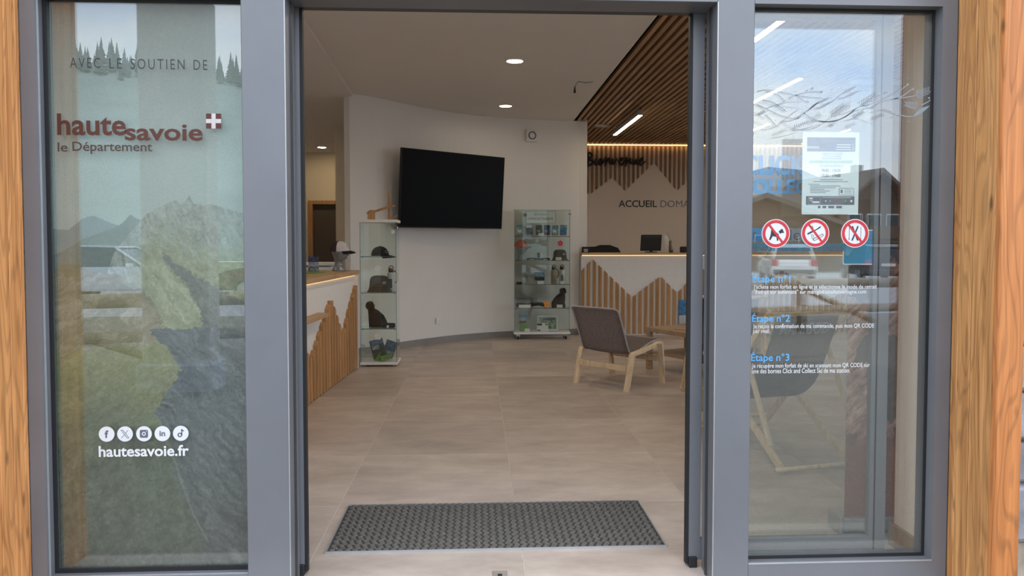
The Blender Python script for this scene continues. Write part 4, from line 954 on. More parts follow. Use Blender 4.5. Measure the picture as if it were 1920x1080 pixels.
# ================================================================== PRINTS, LETTERING AND STICKERS ON THE GLASS
_rng = np.random.default_rng(5); _lat = _rng.random((256, 256))
def vnoise(x, y):
    xi = np.floor(x).astype(int); yi = np.floor(y).astype(int); fx = x-xi; fy = y-yi
    fx = fx*fx*(3-2*fx); fy = fy*fy*(3-2*fy)
    g = lambda a, c: _lat[a % 256, c % 256]
    return (g(xi, yi)*(1-fx)+g(xi+1, yi)*fx)*(1-fy)+(g(xi, yi+1)*(1-fx)+g(xi+1, yi+1)*fx)*fy
def fbm(x, y, o=5):
    s = 0; a = .5; t = 0
    for k in range(o): s = s+a*vnoise(x*2**k+17*k, y*2**k+9*k); t += a; a *= .55
    return s/t
def inpoly(x, y, P):
    c = np.zeros(x.shape, bool); j = len(P)-1
    for i in range(len(P)):
        (xi, yi), (xj, yj) = P[i], P[j]
        c ^= ((yi > y) != (yj > y)) & (x < (xj-xi)*(y-yi)/(yj-yi+1e-9)+xi); j = i
    return c
def lin(a):
    a = np.clip(a, 0, 255)/255.; return np.where(a < .04, a/12.92, ((a+.055)/1.055)**2.4)
def print_sheet(name, x0, x1, z0, z1, Y, nx, nz, paint, mat, parent, gain=1.0):
    """a flat printed sheet; the picture is stored as colours on its vertices. paint(u px, v px) in photo pixels of the sheet's plane"""
    X, Z = np.meshgrid(np.linspace(x0, x1, nx), np.linspace(z0, z1, nz))
    PX = 894+X*1390/Y*1.0; PYy = 454-(Z-CH)*1390/Y*1.0
    c = paint(PX, PYy, (X-x0)/(x1-x0), (Z-z0)/(z1-z0)); c = lin(c)*gain
    off = parent.location if parent is not None else Vector((0, 0, 0))
    V = np.stack([X-off.x, np.full_like(X, Y-off.y), Z-off.z], -1).reshape(-1, 3)
    idx = np.arange(nx*nz).reshape(nz, nx)
    Fq = np.stack([idx[:-1, :-1], idx[:-1, 1:], idx[1:, 1:], idx[1:, :-1]], -1).reshape(-1, 4)
    me = bpy.data.meshes.new(name); me.from_pydata(V.tolist(), [], Fq.tolist())
    at = me.attributes.new('print', 'FLOAT_COLOR', 'POINT')
    at.data.foreach_set('color', np.concatenate([c.reshape(-1, 3), np.ones((nx*nz, 1))], 1).astype(np.float32).ravel())
    me.materials.append(mat); return link(name, me, parent)
def mix(a, c, t): return a*(1-t[..., None])+np.array(c)*t[..., None] if not isinstance(c, np.ndarray) else a*(1-t[..., None])+c*t[..., None]
def col(c, like): return np.broadcast_to(np.array(c, float), like.shape+(3,)).copy()
def paint_alps(x, y, u, v):
    wx = (fbm(x/38, y/38)-.5)*46; wy = (fbm(x/38+40, y/38+11)-.5)*46
    n1 = fbm(x/60, y/60); n2 = fbm(x/7, y/7, 4); nf = fbm(x/2.2, y/2.2, 2)
    def streak(ang, L, Wd): a = math.radians(ang); X = x+wx; Y = y+wy; return fbm((X*math.cos(a)+Y*math.sin(a))/L, (Y*math.cos(a)-X*math.sin(a))/Wd, 5)
    g = lambda n, k: (n-.5)[..., None]*k
    det = g(n2, 26)+g(nf, 22)
    wob = (fbm(x/14, y/14)-.5)*14
    t = np.clip(y/300, 0, 1); im = mix(col((112, 116, 108), x), (160, 170, 162), t)+g(n1, 8)
    r = np.interp(x, [60, 110, 150, 175, 195, 215, 250, 300], [434, 428, 432, 412, 406, 414, 428, 440])
    m = y > r+wob*.3; im[m] = (mix(col((124, 138, 136), x), (132, 142, 134), np.clip((y-r)/60, 0, 1))+g(n1, 14))[m]
    r = np.interp(x, [60, 140, 180, 240, 262, 275, 300, 470], [505, 470, 446, 425, 404, 412, 425, 470])
    m = y > r+wob*.3; im[m] = (col((114, 124, 114), x)+g(n1, 26)+det*.5)[m]
    r = np.interp(x, [200, 230, 260, 290, 320, 345, 352, 368, 375, 395, 410, 430, 470], [560, 475, 437, 403, 386, 377, 387, 369, 384, 386, 384, 392, 402])
    s1 = streak(62, 26, 5); rock = col((142, 148, 136), x)+g(s1, 64)+det
    rock = mix(rock, col((136, 140, 108), x)+g(streak(35, 30, 6), 46)+det, np.clip((y-r-30)/70+(n1-.5)*2, 0, 1)*.85)
    m = (y > r+wob*.25) & (x > 200); im[m] = rock[m]
    s4 = streak(-32, 34, 6); pt = fbm((x+wx)/30, (y+wy)/22)
    br = col((138, 130, 106), x)+g(s4, 70)+det; br = mix(br, (108, 108, 78), np.clip((pt-.5)*5, 0, 1)*.7)
    r = np.interp(x, [60, 100, 145, 200, 250, 300, 330], [560, 530, 492, 505, 525, 565, 610])
    m = (y > r+wob*2) & (x < 330); im[m] = br[m]
    rag = (fbm(x/4, y/4, 3)-.5)*16; rg2 = (fbm(x/4+50, y/4+20, 3)-.5)*16
    dk = inpoly(x+wob*.5+rag, y+wob*.5+rg2, [(313, 462), (322, 472), (340, 492), (372, 512), (398, 528), (470, 566), (470, 660), (372, 660), (386, 600), (378, 566), (352, 528), (322, 496)])
    im[dk] = (col((104, 108, 98), x)+g(s1, 46)+det)[dk]
    kn = inpoly(x+wob*.4+rag*.8, y+wob*.4+rg2*.8, [(311, 478), (335, 508), (360, 532), (371, 562), (387, 590), (362, 610), (338, 619), (318, 608), (306, 575), (298, 540), (300, 500)])
    im[kn] = (col((145, 147, 118), x)+g(streak(55, 30, 5), 66)+det)[kn]
    edge = np.interp(y, [590, 625, 650, 690, 705, 730, 770, 790, 830, 880, 920, 980, 1020, 1090], [272, 297, 322, 346, 340, 322, 298, 314, 330, 332, 340, 372, 385, 398])+wob*.8+rag*.7
    gr = mix(col((130, 131, 92), x), (88, 96, 76), np.clip((y-700)/150+(n1-.5)*1.2, 0, 1)); gr = mix(gr, (74, 78, 68), np.clip((y-900)/180, 0, 1)); gr = mix(gr, (112, 104, 80), np.clip((pt-.55)*5, 0, 1)*np.clip((180-x)/90, 0, 1)*.7)
    gr = gr+g(s4, 34)+g(streak(80, 40, 5), 30)*np.clip((y-760)/100, 0, 1)[..., None]+det*1.1
    m = (y > 640+wob*2+(300-x)*.12) & (x < edge); im[m] = gr[m]
    s5 = streak(52, 46, 4.5); s6 = streak(28, 40, 5)
    cl = mix(col((92, 99, 99), x), (82, 84, 80), np.clip((y-800)/200, 0, 1))+g(s5, 62)+g(s6, 34)+det
    m = (y > 612+wob) & (x > edge); im[m] = cl[m]
    path = np.abs(x+wob*.4-np.interp(y, [770, 850, 900, 960, 1020], [300, 330, 345, 365, 395])) < 2.0
    m = path & (y > 780) & (y < 1015); im[m] = im[m]*.6+np.array((150, 148, 120))*.4
    return im
M['alps'] = attr_mat('mountain_print', .55, .12, 300)
pst = thing('mountain_poster', 'tall printed mountain landscape sheet hung behind the left window pane', 'poster', (-1.26, 2.958, .06))
print_sheet('print', GL0-.02, GL1+.03, .06, 2.33, 2.958, 300, 860, paint_alps, M['alps'], pst, .98)
b = bmx(); box(b, -.40, .41, .0006, .003, 0, 2.27); part('backing', b, 'black', pst)

GY = PY-.0004
# left window lettering
def lettering(name, label, loc=(0, 0, 0)): return thing(name, label, 'lettering', loc)
t = lettering('window_lettering', 'thin dark capitals across the top of the left window', at_y(260, 120, GY)); 
for w_, x0, x1, y0, y1 in (('AVEC', 131, 188, 108, 127.5), ('LE', 205, 228.5, 109.5, 128.5), ('SOUTIEN', 245, 346, 110.5, 130), ('DE', 363, 388.5, 112.5, 131)): text_px('word', w_, x0, x1, y0, y1, GY, 'ink', t, spacing=1.3, bold=-.004)
t = lettering('window_lettering', 'large brown two-step wordmark with four-square cross emblem on the left window', at_y(240, 240, GY))
text_px('upper_word', 'haute', 107, 236, 213, 254, GY, 'brown_vinyl', t, bold=.022)
text_px('lower_word', 'savoie', 234, 380, 233, 264, GY, 'brown_vinyl', t, bold=.022)
for i in range(2):
    for j in range(2):
        a0 = at_y(386.5+i*18, 223+j*18, GY); a1 = at_y(396.5+i*18, 213+j*18, GY); b = bmx(); box(b, a0.x, a1.x, GY-.0006, GY, a0.z, a1.z); part('emblem_square', b, 'brown_vinyl', t, True)
b = bmx()
for q in ((396.5, 404.5, 213, 241), (386.5, 396.5, 223, 231), (404.5, 414.5, 223, 231)):
    a0 = at_y(q[0], q[3], GY); a1 = at_y(q[1], q[2], GY); box(b, a0.x, a1.x, GY-.0005, GY, a0.z, a1.z)
part('emblem_cross', b, 'cream_cloth', t, True)
t = lettering('window_lettering', 'small dark brown subtitle under the large wordmark on the left window', at_y(196, 277, GY)); 
for w_, x0, x1, y0, y1 in (('le', 108, 126.5, 267, 284.5), ('Département', 135.7, 285.5, 266, 289)): text_px('word', w_, x0, x1, y0, y1, GY, 'brown_vinyl2', t, bold=.012)
t = lettering('window_lettering', 'white web address under the row of round icons on the left window', at_y(270, 846, GY)); text_px('letters', 'hautesavoie.fr', 185, 354, 835, 856, GY, 'white_print', t, bold=.022)
# round icons
def icon(px, py, label):
    p = at_y(px, py, GY); t = thing('social_icon', label, 'icon', p); b = bmx(); disc(b, 0, 0, .0298, 0, .0005, 40); part('disc', b, 'white_print', t); return t
def glyph(t, fn):
    b = bmx(); fn(b); part('glyph', b, 'ink_grey', t)
t = icon(200, 814, 'white round icon with a small letter f'); text_xz('glyph', 'f', t.location.x-.0075, t.location.x+.0075, t.location.z-.015, t.location.z+.015, t.location.y-.0009, 'ink_grey', t, bold=.03)
t = icon(234.5, 813.7, 'white round icon with an outlined letter x')
def gx(b):
    for q in (((-.015, .0155), (.008, -.0155)), ((-.008, .0155), (.015, -.0155)), ((-.015, .0155), (-.008, .0155)), ((.008, -.0155), (.015, -.0155)), ((.013, .0155), (.002, .003)), ((-.002, -.003), (-.014, -.0155))): bar_xz(b, q[0], q[1], .0018, -.0006, .0004)
glyph(t, gx)
t = icon(270, 813.3, 'white round icon with a dark camera square')
def gi(b):
    n = 6; P = []
    for cx_, cz_, a0 in ((.010, .010, 0), (-.010, .010, 90), (-.010, -.010, 180), (.010, -.010, 270)):
        for k in range(n+1): a = math.radians(a0+90*k/n); P.append((cx_+.0055*math.cos(a), cz_+.0055*math.sin(a)))
    prism(b, P, -.0006, -.0009, 'y')
glyph(t, gi)
b = bmx(); ring_flat(b, 0, 0, .0042, .0078, -.0010, .0003, 24); disc(b, .0095, .0095, .0017, -.0010, .0003, 12); part('lens_mark', b, 'white_print', t)
t = icon(304.5, 813, 'white round icon with the two letters in'); text_xz('glyph', 'in', t.location.x-.011, t.location.x+.011, t.location.z-.010, t.location.z+.0115, t.location.y-.0009, 'ink_grey', t, bold=.03)
t = icon(339, 812.5, 'white round icon with a dark musical note')
def gt(b):
    ring_flat(b, -.0035, -.006, .0045, .009, -.0006, .0004, 24); bar_xz(b, (.004, -.006), (.004, .0165), .0045, -.0006, .0004); bar_xz(b, (.004, .0145), (.012, .0085), .0042, -.0006, .0004)
glyph(t, gt)

# ---- right window: three prohibition stickers
def ban(px, py, label, fn):
    t = thing('prohibition_sticker', label, 'sign', at_y(px, py, GY)); r_ = .0577
    b = bmx(); disc(b, 0, 0, r_, 0, .0005, 48); part('disc', b, 'white_print', t)
    b = bmx(); fn(b); part('pictogram', b, 'ink', t)
    b = bmx(); ring_flat(b, 0, 0, .0425, .0545, -.0010, .0003, 48); a = math.radians(52)
    bar_xz(b, (-.043*math.cos(a), .043*math.sin(a)), (.043*math.cos(a), -.043*math.sin(a)), .0088, -.0010, .0003); part('red_ring', b, 'red', t)
    return t
def dog(b):
    P = [(-.0185, .0195), (-.016, .012), (.004, .004), (.013, -.004), (.011, -.012), (.010, -.029), (.0045, -.029), (.0035, -.014), (-.012, -.010), (-.022, -.027), (-.0275, -.025), (-.021, -.004)]
    prism(b, P, -.0006, -.0009, 'y'); prism(b, [(.011, .008), (.020, .016), (.024, .020), (.0265, .0165), (.030, .018), (.029, .013), (.034, .005), (.030, .002), (.025, .0035), (.018, -.001)], -.0006, -.0009, 'y')
ban(1454.5, 438, 'round red prohibition sticker with a black dog', dog)
def smoke(b):
    bar_xz(b, (-.032, -.004), (-.012, .006), .0065, -.0006, .0003); bar_xz(b, (-.012, .005), (.010, .017), .0042, -.0006, .0003); bar_xz(b, (.010, .017), (.022, .026), .0052, -.0006, .0003)
    for q in (((-.008, -.024), (.030, -.003)), ((-.004, -.031), (.034, -.010)), ((-.008, -.024), (-.004, -.031)), ((.030, -.003), (.034, -.010))): bar_xz(b, q[0], q[1], .002, -.0006, .0003)
    for s in ([(-.018, -.006), (-.012, -.012), (-.016, -.018), (-.008, -.024), (-.010, -.030)], [(-.012, -.004), (-.006, -.010), (-.008, -.016), (-.002, -.021)], [(-.010, .030), (-.014, .026), (-.008, .022), (-.012, .018)]):
        for p, q in zip(s, s[1:]): bar_xz(b, p, q, .0015, -.0006, .0003)
ban(1528.5, 437, 'round red prohibition sticker with cigarettes and smoke', smoke)
def skis(b):
    bar_xz(b, (-.012, .029), (.012, -.029), .0058, -.0006, .0003); bar_xz(b, (.012, .029), (-.012, -.029), .0058, -.0008, .0003)
    for x in (-.024, .024): bar_xz(b, (x, .026), (x, -.028), .0016, -.0006, .0003); bar_xz(b, (x-.003, -.022), (x+.003, -.022), .0016, -.0006, .0003)
ban(1603, 437.5, 'round red prohibition sticker with crossed skis and poles', skis)
# ---- step-by-step lettering
def step(label, head_, hx, lines):
    t = lettering('step_lettering', label, at_y(hx[0], hx[2], GY)); text_px('heading', head_, hx[0], hx[1], hx[2], hx[3], GY, 'blue_vinyl', t, bold=.012)
    for s, x0, x1, y0, y1 in lines: text_px('line', s, x0, x1, y0, y1, GY, 'white_print', t, bold=.004)
step('blue and white lettering block for the first step, uppermost of three', 'Étape n°1', (1411, 1482, 513, 533.5), [("J'achète mon forfait en ligne et je sélectionne le mode de retrait", 1413, 1644, 533.5, 543.8), ('"Retrait sur automate" sur manigod.labellemontagne.com', 1413, 1624, 543, 553)])
step('blue and white lettering block for the second step, between the other two', 'Étape n°2', (1410, 1481, 587, 607.5), [('Je reçois la confirmation de ma commande, puis mon QR CODE', 1412, 1639, 607, 617.5), ('par mail.', 1412, 1444, 617, 626.5)])
step('blue and white lettering block for the third step, lowest of three', 'Étape n°3', (1408, 1480, 660, 681), [('Je récupère mon forfait de ski en scannant mon QR CODE sur', 1410, 1631, 681, 691.5), ('une des bornes Click and Collect Ski de ma station.', 1410, 1594, 690.5, 699.5)])
# ---- notice sheet behind the pane
NY = PY+.0095
nt_ = thing('notice_sheet', 'white opening-hours notice with grey header and footer bands taped behind the right pane', 'notice', at_y(1557, 325, NY))
def nb(name, x0, x1, y0, y1, mat, d=.0006, parent=nt_):
    a0 = at_y(x0, y1, NY); a1 = at_y(x1, y0, NY); b = bmx(); box(b, a0.x, a1.x, NY-d, NY-d+.0004, a0.z, a1.z); return part(name, b, mat, parent, True)
nb('sheet', 1503, 1611.5, 248, 402, 'paper', .0002)
nb('header_band', 1513, 1604, 258, 284, 'ink_slate'); nb('footer_band', 1511, 1602, 368, 384, 'ink_grey'); nb('green_bar', 1517, 1599, 301, 306, 'ink_mint')
def ntx(name, s, x0, x1, y0, y1, mat='ink_soft', **k): return text_px(name, s, x0, x1, y0, y1, NY-.0011, mat, nt_, **k)
ntx('header_name', 'MANIGOD', 1513.5, 1536, 274, 278.5, 'paper2', bold=.02); ntx('header_title', 'DOMAINE SKIABLE MANIGOD', 1537, 1602, 262.5, 267, 'ink_soft')
for k in range(3): nb('header_rule', 1569+k*-1, 1595, 271+k*4.5, 272.2+k*4.5, 'paper2', .0011)
nb('header_dot', 1597.5, 1601.5, 269, 283.5, 'ink_soft', .0011)
p = at_y(1525, 265.5, NY)-nt_.location; b = bmx(); ring_flat(b, p.x, p.z, .0085, .0098, -.0011, .0003, 24); part('header_ring', b, 'ink_soft', nt_)
ntx('line', 'HORAIRES D’OUVERTURE', 1541, 1580, 286.5, 290); ntx('line', 'OFFICE DE TOURISME', 1543, 1577.5, 291.5, 295)
ntx('line', 'DU LUNDI AU DIMANCHE', 1537, 1582, 308.5, 313, 'ink_soft'); ntx('hours', '9h00 - 12h30', 1541, 1576, 316.5, 322.5, 'ink_grey', bold=.01); ntx('hours', '13h30 - 17h00', 1538.5, 1576, 326, 332, 'ink', bold=.012)
for k, (x0, x1, y) in enumerate(((1537, 1580, 337), (1525, 1590, 340.5), (1516, 1537, 345.5), (1519, 1576, 348.8), (1519, 1567, 352), (1519, 1546, 355), (1519, 1556, 358), (1519, 1548, 361), (1541, 1578, 297.5))): nb('text_rule', x0, x1, y-.7, y+.7, 'ink_soft')
b = bmx()
for q in (((1574, 353), (1600, 353)), ((1574, 366), (1600, 366)), ((1573.5, 353), (1573.5, 366)), ((1600.5, 353), (1600.5, 366))):
    p0 = at_y(*q[0], NY)-nt_.location; p1 = at_y(*q[1], NY)-nt_.location; bar_xz(b, (p0.x, p0.z), (p1.x, p1.z), .0017, -.0006, .0003)
part('contact_box', b, 'ink_grey', nt_)
nb('contact_mark', 1576, 1580, 356, 362, 'ink_grey'); 
for k in range(3): nb('text_rule', 1583, 1597, 355.5+k*3, 356.5+k*3, 'ink_soft')
nb('footer_title', 1541, 1596, 369.5, 371.5, 'ink_soft', .0011)
for px, m in ((1548, 'paper2'), (1556, 'ink_soft'), (1564, 'red'), (1572.5, 'coral'), (1585, 'green_card'), (1596, 'paper2')): 
    p = at_y(px, 377, NY)-nt_.location; b = bmx(); disc(b, p.x, p.z, .0046 if px > 1580 else .0030, -.0011, .0003, 16); part('footer_icon', b, m, nt_)
for q in ((1515, 1538, 369.5, 370.5), (1515, 1538, 382, 383), (1515, 1515.8, 369.5, 383), (1537.5, 1538.5, 369.5, 383)): nb('wifi_frame', *q, 'ink_soft', .0011)
nb('wifi_text', 1517, 1524, 371, 373, 'paper2', .0011); nb('wifi_text', 1523, 1536, 377.5, 380.5, 'paper2', .0011)
p = at_y(1520.5, 377.5, NY)-nt_.location; b = bmx(); prism(b, [(p.x-.008, p.z+.005), (p.x, p.z-.005), (p.x+.008, p.z+.005), (p.x+.004, p.z+.008), (p.x-.004, p.z+.008)], -.0011, -.0014, 'y'); part('wifi_fan', b, 'ink_soft', nt_)
for x0, x1 in ((1533.5, 1538.5), (1542, 1549), (1553, 1564), (1567.5, 1578.5)): nb('partner_logo', x0, x1, 386, 390.5, 'ink_grey')
# ---- on the sliding pane behind: blue words, bands and the blue panel
LY = 3.031
t = lettering('sliding_door_lettering', 'bold cyan two-line lettering on the sliding pane behind the notice', at_y(1450, 330, LY))
text_px('upper_word', 'CLICK', 1393, 1513, 291, 328, LY, 'cyan_vinyl', t, bold=.035); text_px('lower_word', 'COLLECT', 1388, 1536, 336, 364, LY, 'cyan_vinyl', t, bold=.04)
t = lettering('sliding_door_bands', 'pale and teal strips with dark words behind the dog and smoking stickers', at_y(1490, 450, LY))
def lb(name, x0, x1, y0, y1, mat, d=.0):
    a0 = at_y(x0, y1, LY); a1 = at_y(x1, y0, LY); b = bmx(); box(b, a0.x, a1.x, LY-.0006-d, LY-d, a0.z, a1.z); return part(name, b, mat, t, True)
lb('teal_band', 1395, 1430, 427.5, 452, 'cyan_vinyl'); lb('pale_band', 1430, 1504, 428, 452, 'ink_soft'); lb('lower_band', 1395, 1585, 456, 470.5, 'teal')
text_px('word', 't', 1411, 1418, 432, 450, LY-.001, 'ink_grey', t); text_px('word', 'le', 1481, 1501, 430, 450, LY-.001, 'ink_grey', t)
text_px('word', 'ez votre forfait en 5 minutes', 1408, 1580, 458, 471, LY-.001, 'ink_grey', t)
t = thing('blue_panel', 'blank blue square panel with rounded white border behind the ski sticker', 'panel', at_y(1612, 463.5, LY))
def rrect(b, w, h, r_, Y, th):
    P = []
    for cx_, cz_, a0 in ((w-r_, h-r_, 0), (-w+r_, h-r_, 90), (-w+r_, -h+r_, 180), (w-r_, -h+r_, 270)):
        for k in range(6): a = math.radians(a0+90*k/5); P.append((cx_+r_*math.cos(a), cz_+r_*math.sin(a)))
    prism(b, P, Y, Y-th, 'y')
b = bmx(); rrect(b, .0725, .0735, .010, 0, .0005); part('border', b, 'white_print', t)
b = bmx(); rrect(b, .068, .069, .007, -.0006, .0004); part('field', b, 'teal', t)

# ---- frosted winter branches across the right pane
fr = thing('frosted_branch_decal', 'frosted white winter branches with leaves and needles across the right window', 'decal', at_y(1590, 200, GY))
O = fr.location
def fp(x, y): p = at_y(x, y, GY)-O; return (p.x, p.z)
def ribbon(name, pts, w0, w1):
    P = smooth_path([Vector((*fp(x, y), 0)) for x, y in pts], 6); n = len(P); L = []; Rr = []
    for i, p in enumerate(P):
        t_ = (P[min(i+1, n-1)]-P[max(i-1, 0)]).normalized(); w = (w0+(w1-w0)*i/(n-1))/2
        L.append((p.x-t_.y*w, p.y+t_.x*w)); Rr.append((p.x+t_.y*w, p.y-t_.x*w))
    b = bmx(); prism(b, L+Rr[::-1], 0, -.0004, 'y'); part(name, b, 'frost', fr)
S = 380/1920.
def z3(pts): return [(1400+x*S, 120+y*S) for x, y in pts]
for pts in ([(100, 260), (180, 245), (300, 262), (420, 285), (560, 310), (720, 325)], [(410, 315), (520, 280), (620, 262), (710, 265)], [(180, 260), (290, 290), (370, 355)], [(150, 340), (240, 360), (310, 400), (360, 435)], [(200, 412), (290, 390), (350, 375)],
            [(480, 300), (530, 340), (580, 358)], [(100, 385), (200, 430), (300, 480), (420, 515), (480, 518)], [(480, 518), (580, 440), (650, 385), (710, 345)], [(660, 430), (740, 400), (820, 350), (900, 285)], [(870, 328), (940, 315), (1010, 290)],
            [(530, 455), (620, 515), (720, 545), (830, 540), (950, 490), (1060, 410), (1180, 380), (1320, 320), (1450, 250), (1520, 200)], [(620, 540), (780, 545), (900, 520), (1030, 430)], [(1190, 420), (1280, 360), (1390, 330), (1480, 320), (1600, 300)], [(1390, 335), (1480, 300), (1570, 235)],
            [(1180, 460), (1290, 432), (1400, 465), (1500, 495), (1580, 498)], [(1660, 388), (1730, 350), (1790, 300), (1810, 250)], [(1790, 300), (1815, 290)], [(180, 480), (240, 540), (280, 590)], [(330, 545), (430, 535), (520, 500)], [(440, 630), (560, 610), (700, 570)]):
    ribbon('twig', z3(pts), .0042, .0026)
def leaf_decal(a, c, w):
    (x0, y0), (x1, y1) = fp(*z3([a])[0]), fp(*z3([c])[0]); d = Vector((x1-x0, y1-y0)); n_ = Vector((-d.y, d.x)).normalized()
    P = [(x0+d.x*k/10+n_.x*w*math.sin(math.pi*k/10), y0+d.y*k/10+n_.y*w*math.sin(math.pi*k/10)) for k in range(11)]+[(x0+d.x*k/10-n_.x*w*.6*math.sin(math.pi*k/10), y0+d.y*k/10-n_.y*w*.6*math.sin(math.pi*k/10)) for k in range(9, 0, -1)]
    b = bmx(); prism(b, P, 0, -.0004, 'y'); part('leaf', b, 'frost', fr)
for a, c, w in (((900, 288), (1040, 212), .0075), ((930, 312), (1085, 250), .005), ((1575, 500), (1735, 395), .010), ((1755, 435), (1840, 335), .010), ((580, 440), (700, 345), .004)): leaf_decal(a, c, w)
def needles(a, c, n_, L):
    (x0, y0), (x1, y1) = fp(*z3([a])[0]), fp(*z3([c])[0]); d = Vector((x1-x0, y1-y0)); u = d.normalized(); w = Vector((-u.y, u.x)); b = bmx()
    for k in range(n_):
        q = Vector((x0, y0))+d*k/(n_-1); l_ = L*(1-.35*k/n_)
        for s in (-1, 1): e_ = q+(u*.6+w*s*.8)*l_; bar_xz(b, (q.x, q.y), (e_.x, e_.y), .0022, 0, .0004)
    bar_xz(b, (x0, y0), (x1, y1), .0025, 0, .0004); o = part('needle_spray', b, 'frost', fr); o['kind'] = 'stuff'
for a, c, n_, L in (((1600, 300), (1720, 250), 8, .022), ((1620, 400), (1510, 380), 8, .018), ((800, 490), (930, 390), 10, .020), ((1090, 390), (1230, 290), 10, .022), ((1010, 510), (1100, 455), 8, .014), ((1190, 520), (1290, 480), 7, .012), ((450, 600), (580, 550), 8, .012), ((110, 480), (170, 450), 6, .010)): needles(a, c, n_, L)
b = bmx()
for x, y, r_ in ((1525, 195, .0045), (1575, 237, .0045), (1803, 252, .004), (1812, 292, .004), (1728, 322, .004), (710, 265, .0045), (625, 230, .005), (575, 250, .004), (1325, 268, .004), (360, 437, .003), (585, 360, .003), (810, 580, .005), (1380, 505, .003)):
    p = fp(*z3([(x, y)])[0]); disc(b, p[0], p[1], r_, 0, .0004, 12)
o = part('berries', b, 'frost', fr); o['kind'] = 'stuff'
b = bmx()
for x, y in ((1525, 137), (1643, 168), (1727, 135), (1805, 467), (1668, 515), (1745, 532), (1540, 547), (1582, 592), (1080, 195), (1125, 248), (805, 247), (800, 322), (910, 242), (355, 172), (550, 218), (460, 260), (1210, 210), (190, 205)):
    p = fp(*z3([(x, y)])[0]); disc(b, p[0], p[1], .0016, 0, .0004, 8)
o = part('snow_dots', b, 'frost', fr); o['kind'] = 'stuff'
b = bmx(); p = fp(*z3([(1778, 165)])[0])
for k in range(8): a = k*math.pi/4; bar_xz(b, p, (p[0]+.012*math.cos(a), p[1]+.012*math.sin(a)), .003, 0, .0004)
part('star', b, 'frost', fr)

# ---- roll-up banner standing behind the sliding leaf
def paint_rock(x, y, u, v):
    n1 = fbm(x/70, y/70); n2 = fbm(x/7, y/7); n3 = fbm((x*.7+y*.7)/6, (y*.7-x*.7)/30); wob = (n1-.5)*120
    im = mix(col((92, 88, 92), x), (92, 70, 64), np.clip((y-160)/160, 0, 1))
    r = 350+np.abs(x-1665)*.2+(fbm(x/30, y*0+3)-.5)*70; m = y > r; im[m] = (col((60, 58, 74), x))[m]
    m = y > 372+wob*.1; im[m] = (col((46, 34, 34), x)+(n2-.5)[..., None]*26)[m]
    rk = col((158, 112, 92), x)+(n3-.5)[..., None]*150+(n2-.5)[..., None]*60
    sh = fbm((x+y*.4)/80, (y-x*.4)/120); rk[sh < .44] = (col((66, 48, 44), x)+(n3-.5)[..., None]*40)[sh < .44]
    e_ = 490+(1720-x)*.9*0+(x-1690)*1.2+wob*.5; m = y > e_; im[m] = rk[m]
    lo = mix(im, (128, 68, 48), np.clip((y-800)/60, 0, 1)); return lo+(n2-.5)[..., None]*10
M['rock'] = attr_mat('banner_print', .5, .15, 120)
bn = thing('roll_up_banner', 'roll-up banner printed with reddish-brown rock standing behind the right window', 'banner', (2.13, 3.38, 0))
print_sheet('print', 1.715, 2.545, .07, 2.08, 3.345, 160, 380, paint_rock, M['rock'], bn, 1.25)
b = bmx(); box(b, -.415, .415, -.0345, -.032, .07, 2.08); part('backing', b, 'grey_card', bn)
b = bmx(); bbox(b, -.43, .43, -.06, .06, .012, .075, .006); part('base', b, 'edge', bn)
for x0_ in (-.448, .43):
    b = bmx(); bbox(b, x0_, x0_+.018, -.065, .065, .0, .085, .006); part('end_cap', b, 'steel', bn)
b = bmx(); box(b, -.418, .418, -.04, -.028, 2.08, 2.10); part('top_rail', b, 'steel', bn)
b = bmx(); tube(b, [(0, .01, .07), (0, -.025, 2.09)], .008); part('pole', b, 'steel', bn)
b = bmx(); p = at_y(1722, 215, 3.345)-bn.location; ring_flat(b, p.x+.02, p.z, .062, .0655, -.0352, .0004, 48); bar_xz(b, (p.x-.02, p.z-.05), (p.x+.0, p.z-.02), .003, -.0352, .0004); part('ring_logo', b, 'black', bn)

